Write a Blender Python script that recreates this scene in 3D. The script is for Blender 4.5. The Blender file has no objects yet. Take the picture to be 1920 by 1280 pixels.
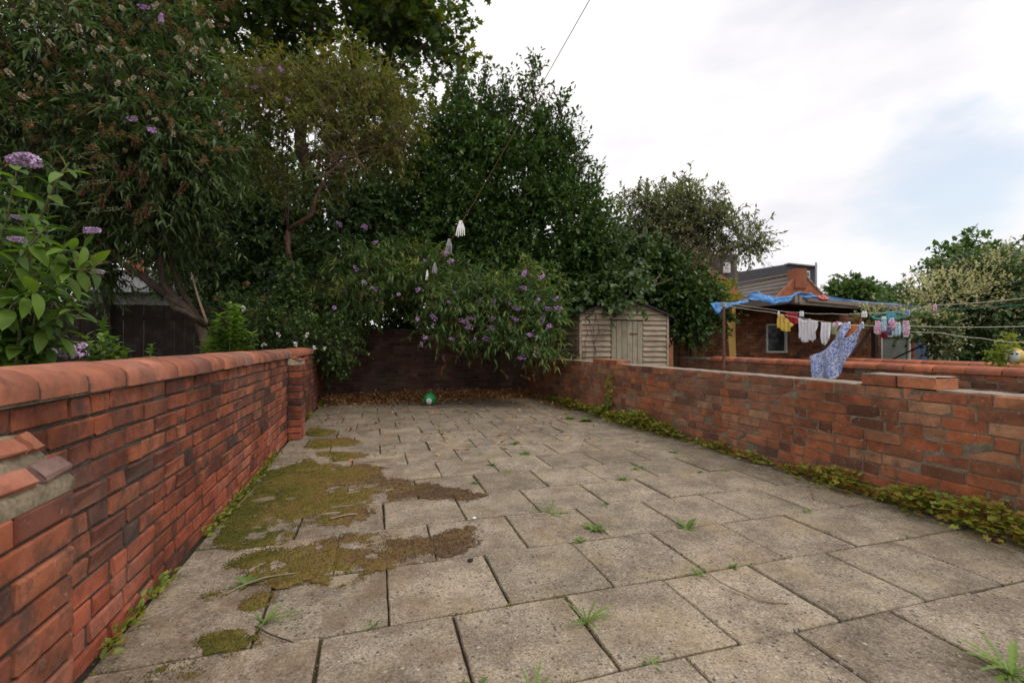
import bpy, bmesh, math, random
import numpy as np
from mathutils import Vector, Matrix
R = math.radians
S = bpy.context.scene
COL = S.collection
random.seed(7)

# ------------------------------------------------------------------ camera, sky, sun, exposure
F = 870.0; HOR = 643.0; YAW = math.atan(260 / F); EYE = 1.03
cs, sn = math.cos(YAW), math.sin(YAW)
cam_d = bpy.data.cameras.new('camera'); cam = bpy.data.objects.new('camera', cam_d); COL.objects.link(cam)
cam_d.sensor_width = 36; cam_d.lens = F / 1920 * 36; cam_d.clip_start = .05; cam_d.clip_end = 3000
cam.location = (0, 0, EYE)
cam.rotation_euler = (R(90) + math.atan((HOR - 640) / F), 0, -YAW)
cam_d.dof.use_dof = True; cam_d.dof.focus_distance = 2.6; cam_d.dof.aperture_fstop = 3.2
S.camera = cam

SUN_EL, SUN_AZ = R(50), R(140)          # azimuth measured clockwise from +Y: behind the viewer's right shoulder
w = bpy.data.worlds.new('World'); S.world = w; w.use_nodes = True
nt = w.node_tree; nd = nt.nodes; lk = nt.links; nd.clear()
wo = nd.new('ShaderNodeOutputWorld'); bg = nd.new('ShaderNodeBackground'); lk.new(bg.outputs[0], wo.inputs[0])
sky = nd.new('ShaderNodeTexSky'); sky.sky_type = 'NISHITA'; sky.sun_disc = False
sky.sun_elevation = SUN_EL; sky.sun_rotation = SUN_AZ; sky.air_density = 1.2; sky.dust_density = 2.0
tc = nd.new('ShaderNodeTexCoord')
mp = nd.new('ShaderNodeMapping'); mp.inputs['Scale'].default_value = (1, 1, 2.2); mp.inputs['Location'].default_value = (3.1, 1.7, .4)
lk.new(tc.outputs['Generated'], mp.inputs[0])
n1 = nd.new('ShaderNodeTexNoise'); n1.inputs['Scale'].default_value = 1.6; n1.inputs['Detail'].default_value = 7; n1.inputs['Roughness'].default_value = .55
lk.new(mp.outputs[0], n1.inputs['Vector'])
# one thin break in the cloud, low on the right
gapdir = Vector(((1830 - 960) / F * cs + sn, -(1830 - 960) / F * sn + cs, (HOR - 345) / F)).normalized()
dt = nd.new('ShaderNodeVectorMath'); dt.operation = 'DISTANCE'; dt.inputs[1].default_value = gapdir
nrm = nd.new('ShaderNodeVectorMath'); nrm.operation = 'NORMALIZE'; lk.new(tc.outputs['Generated'], nrm.inputs[0]); lk.new(nrm.outputs[0], dt.inputs[0])
gr = nd.new('ShaderNodeMapRange'); gr.inputs['From Min'].default_value = .04; gr.inputs['From Max'].default_value = .22
gr.inputs['To Min'].default_value = -.27; gr.inputs['To Max'].default_value = .0; lk.new(dt.outputs['Value'], gr.inputs['Value'])
ad = nd.new('ShaderNodeMath'); ad.operation = 'ADD'; lk.new(n1.outputs['Fac'], ad.inputs[0]); lk.new(gr.outputs[0], ad.inputs[1])
mr = nd.new('ShaderNodeMapRange'); mr.inputs['From Min'].default_value = .16; mr.inputs['From Max'].default_value = .34
mr.interpolation_type = 'SMOOTHSTEP'
lk.new(ad.outputs[0], mr.inputs['Value'])
n2 = nd.new('ShaderNodeTexNoise'); n2.inputs['Scale'].default_value = 1.9; n2.inputs['Detail'].default_value = 5
mp2 = nd.new('ShaderNodeMapping'); mp2.inputs['Scale'].default_value = (1, 1, 2.6); mp2.inputs['Location'].default_value = (.2, 5.3, 2.0)
lk.new(tc.outputs['Generated'], mp2.inputs[0]); lk.new(mp2.outputs[0], n2.inputs['Vector'])
gd = Vector(((1500 - 960) / F * cs + sn, -(1500 - 960) / F * sn + cs, (HOR - 120) / F)).normalized()
dg = nd.new('ShaderNodeVectorMath'); dg.operation = 'DISTANCE'; dg.inputs[1].default_value = gd; lk.new(nrm.outputs[0], dg.inputs[0])
gm = nd.new('ShaderNodeMapRange'); gm.inputs['From Min'].default_value = .05; gm.inputs['From Max'].default_value = .5; gm.inputs['To Min'].default_value = -.16; gm.inputs['To Max'].default_value = .03; lk.new(dg.outputs['Value'], gm.inputs['Value'])
ga = nd.new('ShaderNodeMath'); ga.operation = 'ADD'; lk.new(n2.outputs['Fac'], ga.inputs[0]); lk.new(gm.outputs[0], ga.inputs[1])
cr = nd.new('ShaderNodeValToRGB'); cr.color_ramp.elements[0].position = .30; cr.color_ramp.elements[0].color = (.74, .735, .79, 1)
cr.color_ramp.elements[1].position = .52; cr.color_ramp.elements[1].color = (1.04, 1.01, 1.0, 1)
lk.new(ga.outputs[0], cr.inputs[0])
sc_ = nd.new('ShaderNodeVectorMath'); sc_.operation = 'SCALE'; sc_.inputs['Scale'].default_value = 10.0; lk.new(cr.outputs[0], sc_.inputs[0])
sk2 = nd.new('ShaderNodeVectorMath'); sk2.operation = 'SCALE'; sk2.inputs['Scale'].default_value = 1.5; lk.new(sky.outputs[0], sk2.inputs[0])
sk3 = nd.new('ShaderNodeMix'); sk3.data_type = 'RGBA'; sk3.inputs[0].default_value = .50; sk3.inputs[7].default_value = (9.0, 9.2, 9.5, 1); lk.new(sk2.outputs[0], sk3.inputs[6])
mx = nd.new('ShaderNodeMix'); mx.data_type = 'RGBA'
lk.new(mr.outputs[0], mx.inputs[0]); lk.new(sk3.outputs[2], mx.inputs[6]); lk.new(sc_.outputs[0], mx.inputs[7])
lk.new(mx.outputs[2], bg.inputs[0]); bg.inputs[1].default_value = .1

sl = bpy.data.lights.new('sun', 'SUN'); sl.energy = 1.1; sl.angle = R(14); sl.color = (1, .94, .85)
so = bpy.data.objects.new('sun', sl); COL.objects.link(so)
sd = Vector((math.sin(SUN_AZ) * math.cos(SUN_EL), math.cos(SUN_AZ) * math.cos(SUN_EL), math.sin(SUN_EL)))
so.rotation_euler = sd.to_track_quat('Z', 'Y').to_euler()
S.view_settings.view_transform = 'Standard'; S.view_settings.look = 'None'
S.view_settings.exposure = 0.18; S.view_settings.gamma = 1; S.view_settings.use_curve_mapping = False

# ------------------------------------------------------------------ coordinates
def ray(px, py):
    u = (px - 960) / F; v = (HOR - py) / F
    return Vector((u * cs + sn, -u * sn + cs, v))
def at(px, py, t): return Vector((0, 0, EYE)) + ray(px, py) * t           # t metres deep along the view axis
def gnd(px, py, z=0.0): r = ray(px, py); return Vector((0, 0, EYE)) + r * ((z - EYE) / r.z)
def atX(px, py, X): r = ray(px, py); return Vector((0, 0, EYE)) + r * (X / r.x)
def atY(px, py, Y): r = ray(px, py); return Vector((0, 0, EYE)) + r * (Y / r.y)

# ------------------------------------------------------------------ numpy noise
_tab = np.random.RandomState(3).rand(4096)
def vnoise(p, scale=1.0, seed=0):
    p = np.asarray(p, float) * scale + seed * 17.31
    i = np.floor(p).astype(np.int64); f = p - i; f = f * f * (3 - 2 * f)
    out = 0
    for dx in (0, 1):
        for dy in (0, 1):
            for dz in (0, 1):
                h = ((i[..., 0] + dx) * 73856093 ^ (i[..., 1] + dy) * 19349663 ^ (i[..., 2] + dz) * 83492791) & 4095
                wgt = (f[..., 0] if dx else 1 - f[..., 0]) * (f[..., 1] if dy else 1 - f[..., 1]) * (f[..., 2] if dz else 1 - f[..., 2])
                out = out + _tab[h] * wgt
    return out
def unit(a): return a / np.maximum(np.linalg.norm(a, axis=-1, keepdims=True), 1e-9)

# ------------------------------------------------------------------ object helpers
def tag(o, label=None, cat=None, group=None, kind=None):
    if label: o['label'] = label
    if cat: o['category'] = cat
    if group: o['group'] = group
    if kind: o['kind'] = kind
    return o
def thing(name, label, cat, loc=(0, 0, 0), rotz=0, group=None, kind=None):
    o = bpy.data.objects.new(name, None); COL.objects.link(o); o.location = loc; o.rotation_euler = (0, 0, rotz)
    o.empty_display_size = .1
    return tag(o, label, cat, group, kind)
def link(name, me, parent=None, loc=None, rot=None, scale=None, kind=None):
    o = bpy.data.objects.new(name, me); COL.objects.link(o)
    if parent is not None: o.parent = parent
    if loc is not None: o.location = loc
    if rot is not None: o.rotation_euler = rot
    if scale is not None: o.scale = scale
    if kind: o['kind'] = kind
    return o
def npmesh(name, V, faces_flat, nper, mat, tint=None, smooth=False):
    """V (n,3); faces_flat int array (m*nper)"""
    me = bpy.data.meshes.new(name); V = np.ascontiguousarray(V, np.float32)
    fl = np.ascontiguousarray(faces_flat, np.int32).ravel(); m = len(fl) // nper
    me.vertices.add(len(V)); me.vertices.foreach_set('co', V.ravel())
    me.loops.add(len(fl)); me.loops.foreach_set('vertex_index', fl)
    me.polygons.add(m); me.polygons.foreach_set('loop_start', np.arange(m, dtype=np.int32) * nper)
    me.polygons.foreach_set('loop_total', np.full(m, nper, np.int32))
    if smooth: me.polygons.foreach_set('use_smooth', np.ones(m, bool))
    if tint is not None:
        a = me.attributes.new('tint', 'FLOAT', 'POINT'); a.data.foreach_set('value', np.ascontiguousarray(tint, np.float32))
    me.update(calc_edges=True)
    me.materials.append(mat)
    return me
class MB:
    def __init__(s): s.v = []; s.f = []
    def add(s, vs, fs):
        o = len(s.v); s.v += [tuple(v) for v in vs]; s.f += [tuple(i + o for i in f) for f in fs]; return s
    def box(s, c, d, rotz=0, M=None):
        M = M or (Matrix.Translation(c) @ Matrix.Rotation(rotz, 4, 'Z'))
        vs = [M @ Vector((x * d[0] / 2, y * d[1] / 2, z * d[2] / 2)) for x in (-1, 1) for y in (-1, 1) for z in (-1, 1)]
        return s.add(vs, [(0, 1, 3, 2), (4, 6, 7, 5), (0, 4, 5, 1), (2, 3, 7, 6), (0, 2, 6, 4), (1, 5, 7, 3)])
    def tube(s, pts, rad, n=6, cap=True):
        pts = [Vector(p) for p in pts]; k = len(pts)
        if not hasattr(rad, '__len__'): rad = [rad] * k
        o = len(s.v); ref = Vector((.3, .2, 1)).normalized()
        for i, p in enumerate(pts):
            d = (pts[min(i + 1, k - 1)] - pts[max(i - 1, 0)]).normalized()
            a = d.cross(ref)
            if a.length < .05: a = d.cross(Vector((1, 0, 0)))
            a.normalize(); b = d.cross(a)
            for j in range(n):
                th = 2 * math.pi * j / n; s.v.append(tuple(p + (a * math.cos(th) + b * math.sin(th)) * rad[i]))
        for i in range(k - 1):
            for j in range(n):
                s.f.append((o + i * n + j, o + i * n + (j + 1) % n, o + (i + 1) * n + (j + 1) % n, o + (i + 1) * n + j))
        if cap:
            s.f.append(tuple(o + j for j in range(n))[::-1]); s.f.append(tuple(o + (k - 1) * n + j for j in range(n)))
        return s
    def mesh(s, name, mat, off=(0, 0, 0), smooth=False, bevel=0):
        me = bpy.data.meshes.new(name)
        me.from_pydata([(v[0] - off[0], v[1] - off[1], v[2] - off[2]) for v in s.v], [], s.f)
        bm = bmesh.new(); bm.from_mesh(me); bmesh.ops.recalc_face_normals(bm, faces=bm.faces)
        if bevel: bmesh.ops.bevel(bm, geom=list(bm.edges), offset=bevel, segments=1, affect='EDGES', profile=.7)
        if smooth:
            for f in bm.faces: f.smooth = True
        bm.to_mesh(me); bm.free(); me.materials.append(mat); return me
    def build(s, name, mat, parent=None, kind=None, smooth=False, bevel=0):
        """vertices are in world space; the parent must be an unrotated empty"""
        off = parent.location if parent is not None else (0, 0, 0)
        if parent is not None and parent.parent is not None: off = Vector(off) + parent.parent.location
        return link(name, s.mesh(name, mat, off, smooth, bevel), parent, kind=kind)

# ------------------------------------------------------------------ materials
class NT:
    def __init__(s, name):
        s.m = bpy.data.materials.new(name); s.m.use_nodes = True; s.t = s.m.node_tree; s.t.nodes.clear()
        s.out = s.n('ShaderNodeOutputMaterial'); s.b = s.n('ShaderNodeBsdfPrincipled'); s.l(s.b.outputs[0], s.out.inputs[0])
        s.b.inputs['Roughness'].default_value = .85
        s.b.inputs['Specular IOR Level'].default_value = .3
    def n(s, t): return s.t.nodes.new(t)
    def l(s, a, b): s.t.links.new(a, b)
    def obj(s, spread=True):
        """object coordinates, shifted per object so that alike pieces differ"""
        tc = s.n('ShaderNodeTexCoord')
        if not spread: return tc.outputs['Object']
        oi = s.n('ShaderNodeObjectInfo'); c = s.n('ShaderNodeVectorMath'); c.operation = 'SCALE'; c.inputs[0].default_value = (37, 53, 71)
        s.l(oi.outputs['Random'], c.inputs['Scale']); a = s.n('ShaderNodeVectorMath'); a.operation = 'ADD'
        s.l(tc.outputs['Object'], a.inputs[0]); s.l(c.outputs[0], a.inputs[1]); return a.outputs[0]
    def pos(s): return s.n('ShaderNodeNewGeometry').outputs['Position']
    def noise(s, v, sc, det=3, rough=.55, dist=0):
        x = s.n('ShaderNodeTexNoise'); x.inputs['Scale'].default_value = sc; x.inputs['Detail'].default_value = det
        x.inputs['Roughness'].default_value = rough; x.inputs['Distortion'].default_value = dist; s.l(v, x.inputs['Vector']); return x.outputs['Fac']
    def voro(s, v, sc, out='Distance', feat='F1'):
        x = s.n('ShaderNodeTexVoronoi'); x.feature = feat; x.inputs['Scale'].default_value = sc; s.l(v, x.inputs['Vector']); return x.outputs[out]
    def sc(s, v, k):
        x = s.n('ShaderNodeVectorMath'); x.operation = 'MULTIPLY'; x.inputs[1].default_value = k; s.l(v, x.inputs[0]); return x.outputs[0]
    def rnd(s):
        oi = s.n('ShaderNodeObjectInfo'); g = s.n('ShaderNodeNewGeometry')
        return s.math('FRACT', s.math('ADD', oi.outputs['Random'], s.math('MULTIPLY', g.outputs['Random Per Island'], 7.3)))
    def math(s, op, a, b=None):
        x = s.n('ShaderNodeMath'); x.operation = op
        for i, q in enumerate((a, b)):
            if q is None: continue
            if isinstance(q, (int, float)): x.inputs[i].default_value = q
            else: s.l(q, x.inputs[i])
        return x.outputs[0]
    def mr(s, v, a, b, c=0, d=1):
        x = s.n('ShaderNodeMapRange'); s.l(v, x.inputs['Value'])
        for k, q in zip(('From Min', 'From Max', 'To Min', 'To Max'), (a, b, c, d)): x.inputs[k].default_value = q
        return x.outputs[0]
    def ramp(s, f, stops, const=False):
        x = s.n('ShaderNodeValToRGB'); e = x.color_ramp.elements
        if const: x.color_ramp.interpolation = 'CONSTANT'
        while len(e) < len(stops): e.new(.5)
        for q, (p, c) in zip(e, stops): q.position = p; q.color = (*c, 1)
        s.l(f, x.inputs[0]); return x.outputs[0]
    def mix(s, f, a, b, mode='MIX'):
        x = s.n('ShaderNodeMix'); x.data_type = 'RGBA'; x.blend_type = mode
        for i, q in ((0, f), (6, a), (7, b)):
            if isinstance(q, (int, float)): x.inputs[i].default_value = q
            elif isinstance(q, tuple): x.inputs[i].default_value = (*q, 1)
            else: s.l(q, x.inputs[i])
        return x.outputs[2]
    def col(s, c):
        if isinstance(c, tuple): s.b.inputs['Base Color'].default_value = (*c, 1)
        else: s.l(c, s.b.inputs['Base Color'])
    def bump(s, h, st=.4, d=.005):
        x = s.n('ShaderNodeBump'); x.inputs['Strength'].default_value = st; x.inputs['Distance'].default_value = d
        s.l(h, x.inputs['Height']); s.l(x.outputs[0], s.b.inputs['Normal'])
    def attr(s, name='tint'):
        x = s.n('ShaderNodeAttribute'); x.attribute_name = name; return x.outputs['Fac']

def leaf_mat(name, stops, trans=.3, rough=.5):
    m = NT(name); f = m.attr(); c = m.ramp(f, stops)
    v = m.noise(m.pos(), 1.1, 2); c2 = m.mix(m.mr(v, .3, .7, 0, .5), c, m.mix(1.0, c, (.85, .82, .65), 'MULTIPLY'))
    m.col(c2); m.b.inputs['Roughness'].default_value = rough; m.b.inputs['Specular IOR Level'].default_value = .35
    tr = m.n('ShaderNodeBsdfTranslucent'); m.l(m.mix(1.0, c2, (1.35, 1.45, .5), 'MULTIPLY'), tr.inputs[0])
    mx = m.n('ShaderNodeMixShader'); mx.inputs[0].default_value = trans
    m.l(m.b.outputs[0], mx.inputs[1]); m.l(tr.outputs[0], mx.inputs[2]); m.l(mx.outputs[0], m.out.inputs[0]); return m.m
def plain(name, c, rough=.8, var=.25, sc=12, bump=.0, metal=0):
    m = NT(name); v = m.obj(); n = m.noise(v, sc, 4)
    d = tuple(x * (1 - var) for x in c); e = tuple(min(1, x * (1 + var)) for x in c)
    m.col(m.ramp(n, [(.3, d), (.7, e)])); m.b.inputs['Roughness'].default_value = rough; m.b.inputs['Metallic'].default_value = metal
    if bump: m.bump(n, bump, .01)
    return m.m
def brick_mat(name, stops, grime, speck=0, light=.0, pale=(.5, .42, .34)):
    m = NT(name); v = m.obj(); r = m.rnd(); c = m.ramp(r, stops)
    c = m.mix(m.mr(m.noise(v, 14, 5, .6), .35, .75, 0, .65), c, m.mix(1.0, c, (.55, .52, .55), 'MULTIPLY'))
    # soot and weathering that run on over the whole wall
    p = m.pos(); g = m.noise(p, 2.6, 6, .65)
    g_ = m.noise(p, 9, 5, .7); c = m.mix(m.mr(g, .40, .62, 0, grime), c, m.mix(1.0, c, (.30, .27, .27), 'MULTIPLY')); c = m.mix(m.mr(g_, .50, .66, 0, grime * .8), c, (.05, .034, .028))
    g2 = m.noise(m.sc(p, (1, 1, .45)), 1.7, 5, .6, .4); c = m.mix(m.mr(g2, .5, .75, 0, .28), c, m.mix(.5, c, pale)); st_ = m.noise(m.sc(p, (1, 1, .65)), 10, 6, .75); c = m.mix(m.mr(st_, .54, .68, 0, grime * .8), c, (.045, .035, .033)); hi = m.noise(v, 9, 3); c = m.mix(m.mr(hi, .5, .7, 0, .35), c, m.mix(1.0, c, (1.35, 1.3, 1.25), 'MULTIPLY'))
    if speck:
        s_ = m.noise(p, 45, 4, .7); c = m.mix(m.mr(s_, .64, .72, 0, speck), c, (.5, .46, .4))
        s2 = m.noise(p, 7, 6, .75); c = m.mix(m.mr(s2, .64, .74, 0, speck * .6), c, (.42, .38, .33))
    f = m.noise(v, 120, 3, .6); c = m.mix(m.mr(f, .3, .7, 0, .35), c, m.mix(1.0, c, (.6, .6, .6), 'MULTIPLY'))
    m.col(c); m.b.inputs['Roughness'].default_value = .9
    h = m.math('ADD', m.math('MULTIPLY', m.noise(v, 60, 5, .65), .5), m.noise(v, 18, 3)); m.bump(h, .55, .006); return m.m

M = {}
M['brick_l'] = brick_mat('red_brick', [(0, (.10, .045, .035)), (.12, (.24, .066, .036)), (.3, (.40, .12, .055)), (.5, (.30, .085, .045)), (.65, (.45, .145, .068)), (.8, (.20, .058, .038)), (.93, (.40, .13, .065)), (1, (.075, .042, .04))], .92, .35)
M['brick_low'] = brick_mat('washed_brick', [(0, (.36, .095, .055)), (.4, (.54, .14, .07)), (.75, (.44, .105, .05)), (1, (.54, .20, .125))], .6)
M['brick_r'] = brick_mat('weathered_brick', [(0, (.18, .08, .05)), (.2, (.36, .14, .07)), (.4, (.50, .17, .075)), (.6, (.43, .215, .12)), (.75, (.46, .14, .06)), (.9, (.27, .12, .075)), (1, (.50, .27, .15))], .62, .9)
M['brick_b'] = brick_mat('shade_darkened_brick', [(0, (.06, .032, .026)), (.5, (.12, .05, .035)), (1, (.15, .08, .055))], .8, .2)  # brick tones and grime darkened to paint in the back wall's shade
M['coping'] = brick_mat('terracotta_coping', [(0, (.38, .14, .085)), (.5, (.50, .18, .10)), (.85, (.40, .155, .10)), (1, (.22, .14, .125))], .45)
M['coping2'] = brick_mat('orange_coping', [(0, (.46, .15, .075)), (.5, (.55, .185, .095)), (1, (.42, .15, .09))], .3)
def mortar(name, a, b, moss=.0):
    m = NT(name); p = m.pos(); n = m.noise(p, 9, 6, .7); c = m.ramp(n, [(.3, a), (.7, b)])
    c = m.mix(m.mr(m.noise(p, 90, 3), .4, .7, 0, .5), c, tuple(x * .5 for x in a))
    if moss: c = m.mix(m.mr(m.noise(p, 4, 5), .5, .62, 0, moss), c, (.09, .085, .03))
    m.col(c); m.b.inputs['Roughness'].default_value = .95; m.bump(m.noise(p, 130, 4, .7), .7, .006); return m.m
M['mortar_l'] = mortar('sooty_mortar', (.04, .032, .026), (.13, .105, .08))
M['mortar_r'] = mortar('worn_mortar', (.10, .075, .055), (.32, .26, .19), .2)
M['cement'] = mortar('crumbled_cement', (.15, .12, .08), (.42, .34, .23), .12)
# paving
m = NT('aggregate_slab'); v = m.obj(); p = m.pos()
c = m.ramp(m.rnd(), [(0, (.34, .285, .22)), (.35, (.49, .41, .31)), (.7, (.42, .36, .275)), (1, (.54, .455, .345))])
c = m.mix(m.mr(m.noise(v, 5, 6, .7), .40, .62, 0, .85), c, m.mix(1.0, c, (.52, .50, .50), 'MULTIPLY'))
c = m.mix(m.mr(m.noise(p, 1.3, 6, .6), .42, .66, 0, .6), c, m.mix(1.0, c, (.62, .6, .58), 'MULTIPLY'))
c = m.mix(m.mr(m.noise(v, 95, 5, .75), .42, .58, 0, .75), c, m.mix(1.0, c, (.45, .42, .40), 'MULTIPLY')); c = m.mix(m.mr(m.noise(v, 60, 4, .7), .52, .66, 0, .6), c, m.mix(1.0, c, (1.4, 1.36, 1.25), 'MULTIPLY'))
grain = m.voro(v, 130, 'Color'); cell = m.voro(v, 130); sz = m.n('ShaderNodeSeparateColor'); m.l(grain, sz.inputs[0])
dist = m.math('LESS_THAN', cell, .36)
dk = m.math('MULTIPLY', m.math('GREATER_THAN', sz.outputs[0], .74), dist)
c = m.mix(m.math('MULTIPLY', dk, .9), c, (.07, .062, .06))
lt = m.math('MULTIPLY', m.math('GREATER_THAN', sz.outputs[1], .86), dist)
c = m.mix(m.math('MULTIPLY', lt, .5), c, (.50, .45, .36))
g3 = m.voro(v, 44, 'Color'); c3 = m.voro(v, 44); s3 = m.n('ShaderNodeSeparateColor'); m.l(g3, s3.inputs[0])
big = m.math('LESS_THAN', m.math('ADD', c3, m.math('MULTIPLY', m.noise(v, 90, 2), .25)), .40)
c = m.mix(m.math('MULTIPLY', m.math('MULTIPLY', m.math('GREATER_THAN', s3.outputs[0], .72), big), .85), c, (.075, .065, .065))
c = m.mix(m.math('MULTIPLY', m.math('MULTIPLY', m.math('GREATER_THAN', s3.outputs[1], .93), big), .6), c, (.55, .5, .44))
lich = m.noise(p, 13, 4, .6); c = m.mix(m.mr(lich, .68, .73, 0, .45), c, (.55, .52, .47))
yst = m.noise(p, 3.1, 5, .6); c = m.mix(m.mr(yst, .5, .7, 0, .35), c, (.38, .28, .14)); c = m.mix(m.mr(m.noise(p, 22, 6, .75), .5, .7, 0, .45), c, m.mix(1.0, c, (.45, .42, .40), 'MULTIPLY'))
# brown dirt films by the mossy side
sx = m.n('ShaderNodeSeparateXYZ'); m.l(p, sx.inputs[0])
near = m.math('MULTIPLY', m.mr(sx.outputs[0], 1.0, .2), m.mr(m.noise(p, 3.7, 5, .65, .5), .5, .6))
c = m.mix(m.math('MULTIPLY', near, .5), c, (.16, .105, .06))
far = m.mr(sx.outputs[1], 4.5, 8.2); c = m.mix(m.math('MULTIPLY', far, m.mr(m.noise(p, 2.2, 5), .3, .6, .3, .75)), c, (.12, .095, .07))  # darker towards the back: dirt, plus shade painted into the slab colour
m.col(c); m.b.inputs['Roughness'].default_value = .88
h = m.math('ADD', m.noise(v, 110, 5, .7), m.math('MULTIPLY', m.noise(v, 12, 3), .8)); h = m.math('ADD', h, m.math('MULTIPLY', cell, .5)); m.bump(h, .6, .006)
M['slab'] = m.m
M['soil'] = mortar('joint_soil', (.035, .026, .018), (.085, .062, .04), .4)
m = NT('garden_earth'); p = m.pos(); c = m.ramp(m.noise(p, 2.2, 6, .65), [(.3, (.05, .038, .025)), (.5, (.07, .06, .03)), (.7, (.06, .085, .025))]); m.col(c); m.bump(m.noise(p, 30, 5, .7), .8, .03); M['ground'] = m.m
# moss
m = NT('moss'); p = m.pos(); n = m.noise(p, 2.6, 4, .6); gx = m.n('ShaderNodeSeparateXYZ'); m.l(p, gx.inputs[0])
k = m.math('ADD', m.math('ADD', m.math('MULTIPLY', n, .6), m.math('MULTIPLY', m.noise(p, 14, 5, .7), .4)), m.mr(gx.outputs[0], -.75, .55, -.20, .22))
c = m.ramp(k, [(.28, (.15, .145, .025)), (.40, (.26, .20, .045)), (.50, (.30, .195, .065)), (.60, (.24, .15, .07)), (.74, (.17, .105, .065))])
c = m.mix(m.mr(m.noise(p, 160, 3, .6), .35, .65, 0, .6), c, m.mix(1.0, c, (.45, .45, .45), 'MULTIPLY')); m.col(c)
m.bump(m.noise(p, 230, 3, .7), 1.0, .01); m.b.inputs['Roughness'].default_value = 1; M['moss'] = m.m
# bark, timber, etc
def bark(name, a, b):
    m = NT(name); v = m.pos(); n = m.noise(m.sc(v, (1, 1, .35)), 22, 6, .7); m.col(m.ramp(n, [(.3, a), (.7, b)])); m.bump(n, .8, .02); return m.m
M['bark'] = bark('brown_bark', (.03, .02, .015), (.10, .068, .048))
M['bark_red'] = bark('reddish_bark', (.055, .03, .022), (.16, .09, .06))
M['twig'] = bark('dry_twig', (.20, .14, .09), (.36, .28, .19))
M['stem'] = bark('green_stem', (.10, .11, .045), (.20, .19, .10))
M['stemdark'] = bark('dark_green_stem', (.05, .06, .025), (.10, .10, .05))
def wood(name, a, b, sc=(1, 1, .07), knots=True):
    m = NT(name); v = m.obj(); n = m.noise(m.sc(v, sc), 60, 5, .65, .6); c = m.ramp(n, [(.25, a), (.75, b)])
    c = m.mix(m.mr(m.rnd(), 0, 1, 0, .35), c, m.mix(1.0, c, (.6, .58, .55), 'MULTIPLY'))
    c = m.mix(m.mr(m.noise(m.pos(), 4, 5, .7), .5, .7, 0, .5), c, (.09, .07, .05)); m.col(c); m.bump(n, .5, .004); return m.m
M['shed_board'] = wood('weathered_shed_board', (.20, .14, .10), (.52, .43, .33), (.07, 1, 1))
M['shed_door'] = wood('grey_green_door_board', (.22, .185, .13), (.45, .40, .30))
M['fence'] = wood('black_brown_fence', (.012, .009, .008), (.035, .022, .018))
M['fascia'] = wood('grey_fascia', (.13, .10, .08), (.30, .25, .21), (.07, 1, 1))
M['timber_y'] = wood('yellow_timber', (.42, .24, .06), (.62, .40, .12))
M['darkwood'] = wood('dark_timber', (.03, .022, .018), (.08, .055, .04))
M['felt'] = plain('roofing_felt', (.035, .033, .035), .9, .4, 40, .3)
M['white_pvc'] = plain('white_frame', (.72, .72, .70), .4, .1, 8)
M['glass'] = plain('dark_glass', (.02, .024, .028), .08, .3, 2)
M['grey_pane'] = plain('dusty_pane', (.14, .15, .13), .3, .25, 4)
M['blue_door'] = plain('blue_paint', (.035, .085, .20), .5, .2, 8)
M['rope'] = plain('jute_rope', (.28, .17, .09), .9, .3, 60)
M['line'] = plain('grey_line', (.55, .5, .42), .7, .2, 30)
M['line_g'] = plain('green_line', (.05, .22, .18), .6, .2, 30)
M['cable'] = plain('grey_cable', (.20, .17, .22), .6, .1, 5)
M['peg_w'] = plain('white_plastic', (.82, .82, .84), .35, .06, 20)
M['peg_g'] = plain('smoky_plastic', (.30, .29, .33), .35, .2, 20)
M['rust'] = plain('rusty_steel', (.13, .065, .045), .8, .4, 25, .2)
m = NT('blue_tarp'); n = m.noise(m.pos(), 7, 4); m.col(m.ramp(n, [(.3, (.025, .10, .30)), (.7, (.07, .25, .55))])); m.b.inputs['Roughness'].default_value = .35; m.bump(m.noise(m.pos(), 25, 3), .5, .02); M['tarp'] = m.m
def cloth_mat(name, c, var=.1): return plain(name, c, .9, var, 25, .15)
M['c_white'] = cloth_mat('white_cotton', (.74, .72, .76)); M['c_yellow'] = cloth_mat('yellow_cotton', (.72, .50, .11))
M['c_red'] = cloth_mat('dark_red_cotton', (.30, .02, .035)); M['c_orange'] = cloth_mat('orange_cotton', (.78, .27, .09))
M['c_teal'] = cloth_mat('teal_cotton', (.12, .42, .48)); M['c_green'] = cloth_mat('sage_cotton', (.33, .36, .20))
def print_mat(name, base, a, b, sc):
    m = NT(name); p = m.pos(); n = m.noise(p, sc, 3, .6, 1.2); c = m.mix(m.math('GREATER_THAN', n, .5), base, a)
    n2 = m.noise(p, sc * 1.7, 2, .5, .8); c = m.mix(m.math('GREATER_THAN', n2, .60), c, b); m.col(c); m.b.inputs['Roughness'].default_value = .85; return m.m
M['c_blue'] = print_mat('blue_floral_cotton', (.72, .75, .84), (.10, .16, .50), (.30, .40, .72), 58)
M['c_pink'] = print_mat('pink_print_cotton', (.74, .62, .68), (.62, .22, .40), (.85, .8, .85), 30)
M['c_aqua'] = print_mat('aqua_print_cotton', (.35, .62, .70), (.70, .72, .78), (.10, .35, .52), 30)
M['c_purple'] = cloth_mat('purple_cotton', (.20, .08, .25))
M['flower'] = plain('mauve_petals', (.52, .30, .62), .8, .3, 60)
M['flower_pale'] = plain('pale_mauve_petals', (.55, .40, .60), .8, .3, 50)
M['seed'] = plain('rusty_seed_head', (.17, .105, .04), .95, .5, 60)
M['seed_red'] = plain('red_brown_seed_head', (.12, .05, .03), .95, .5, 60)
M['seed_w'] = plain('cream_seed_head', (.50, .44, .32), .95, .3, 60)
M['rose'] = plain('white_petals', (.75, .72, .68), .7, .1, 20)
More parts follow.
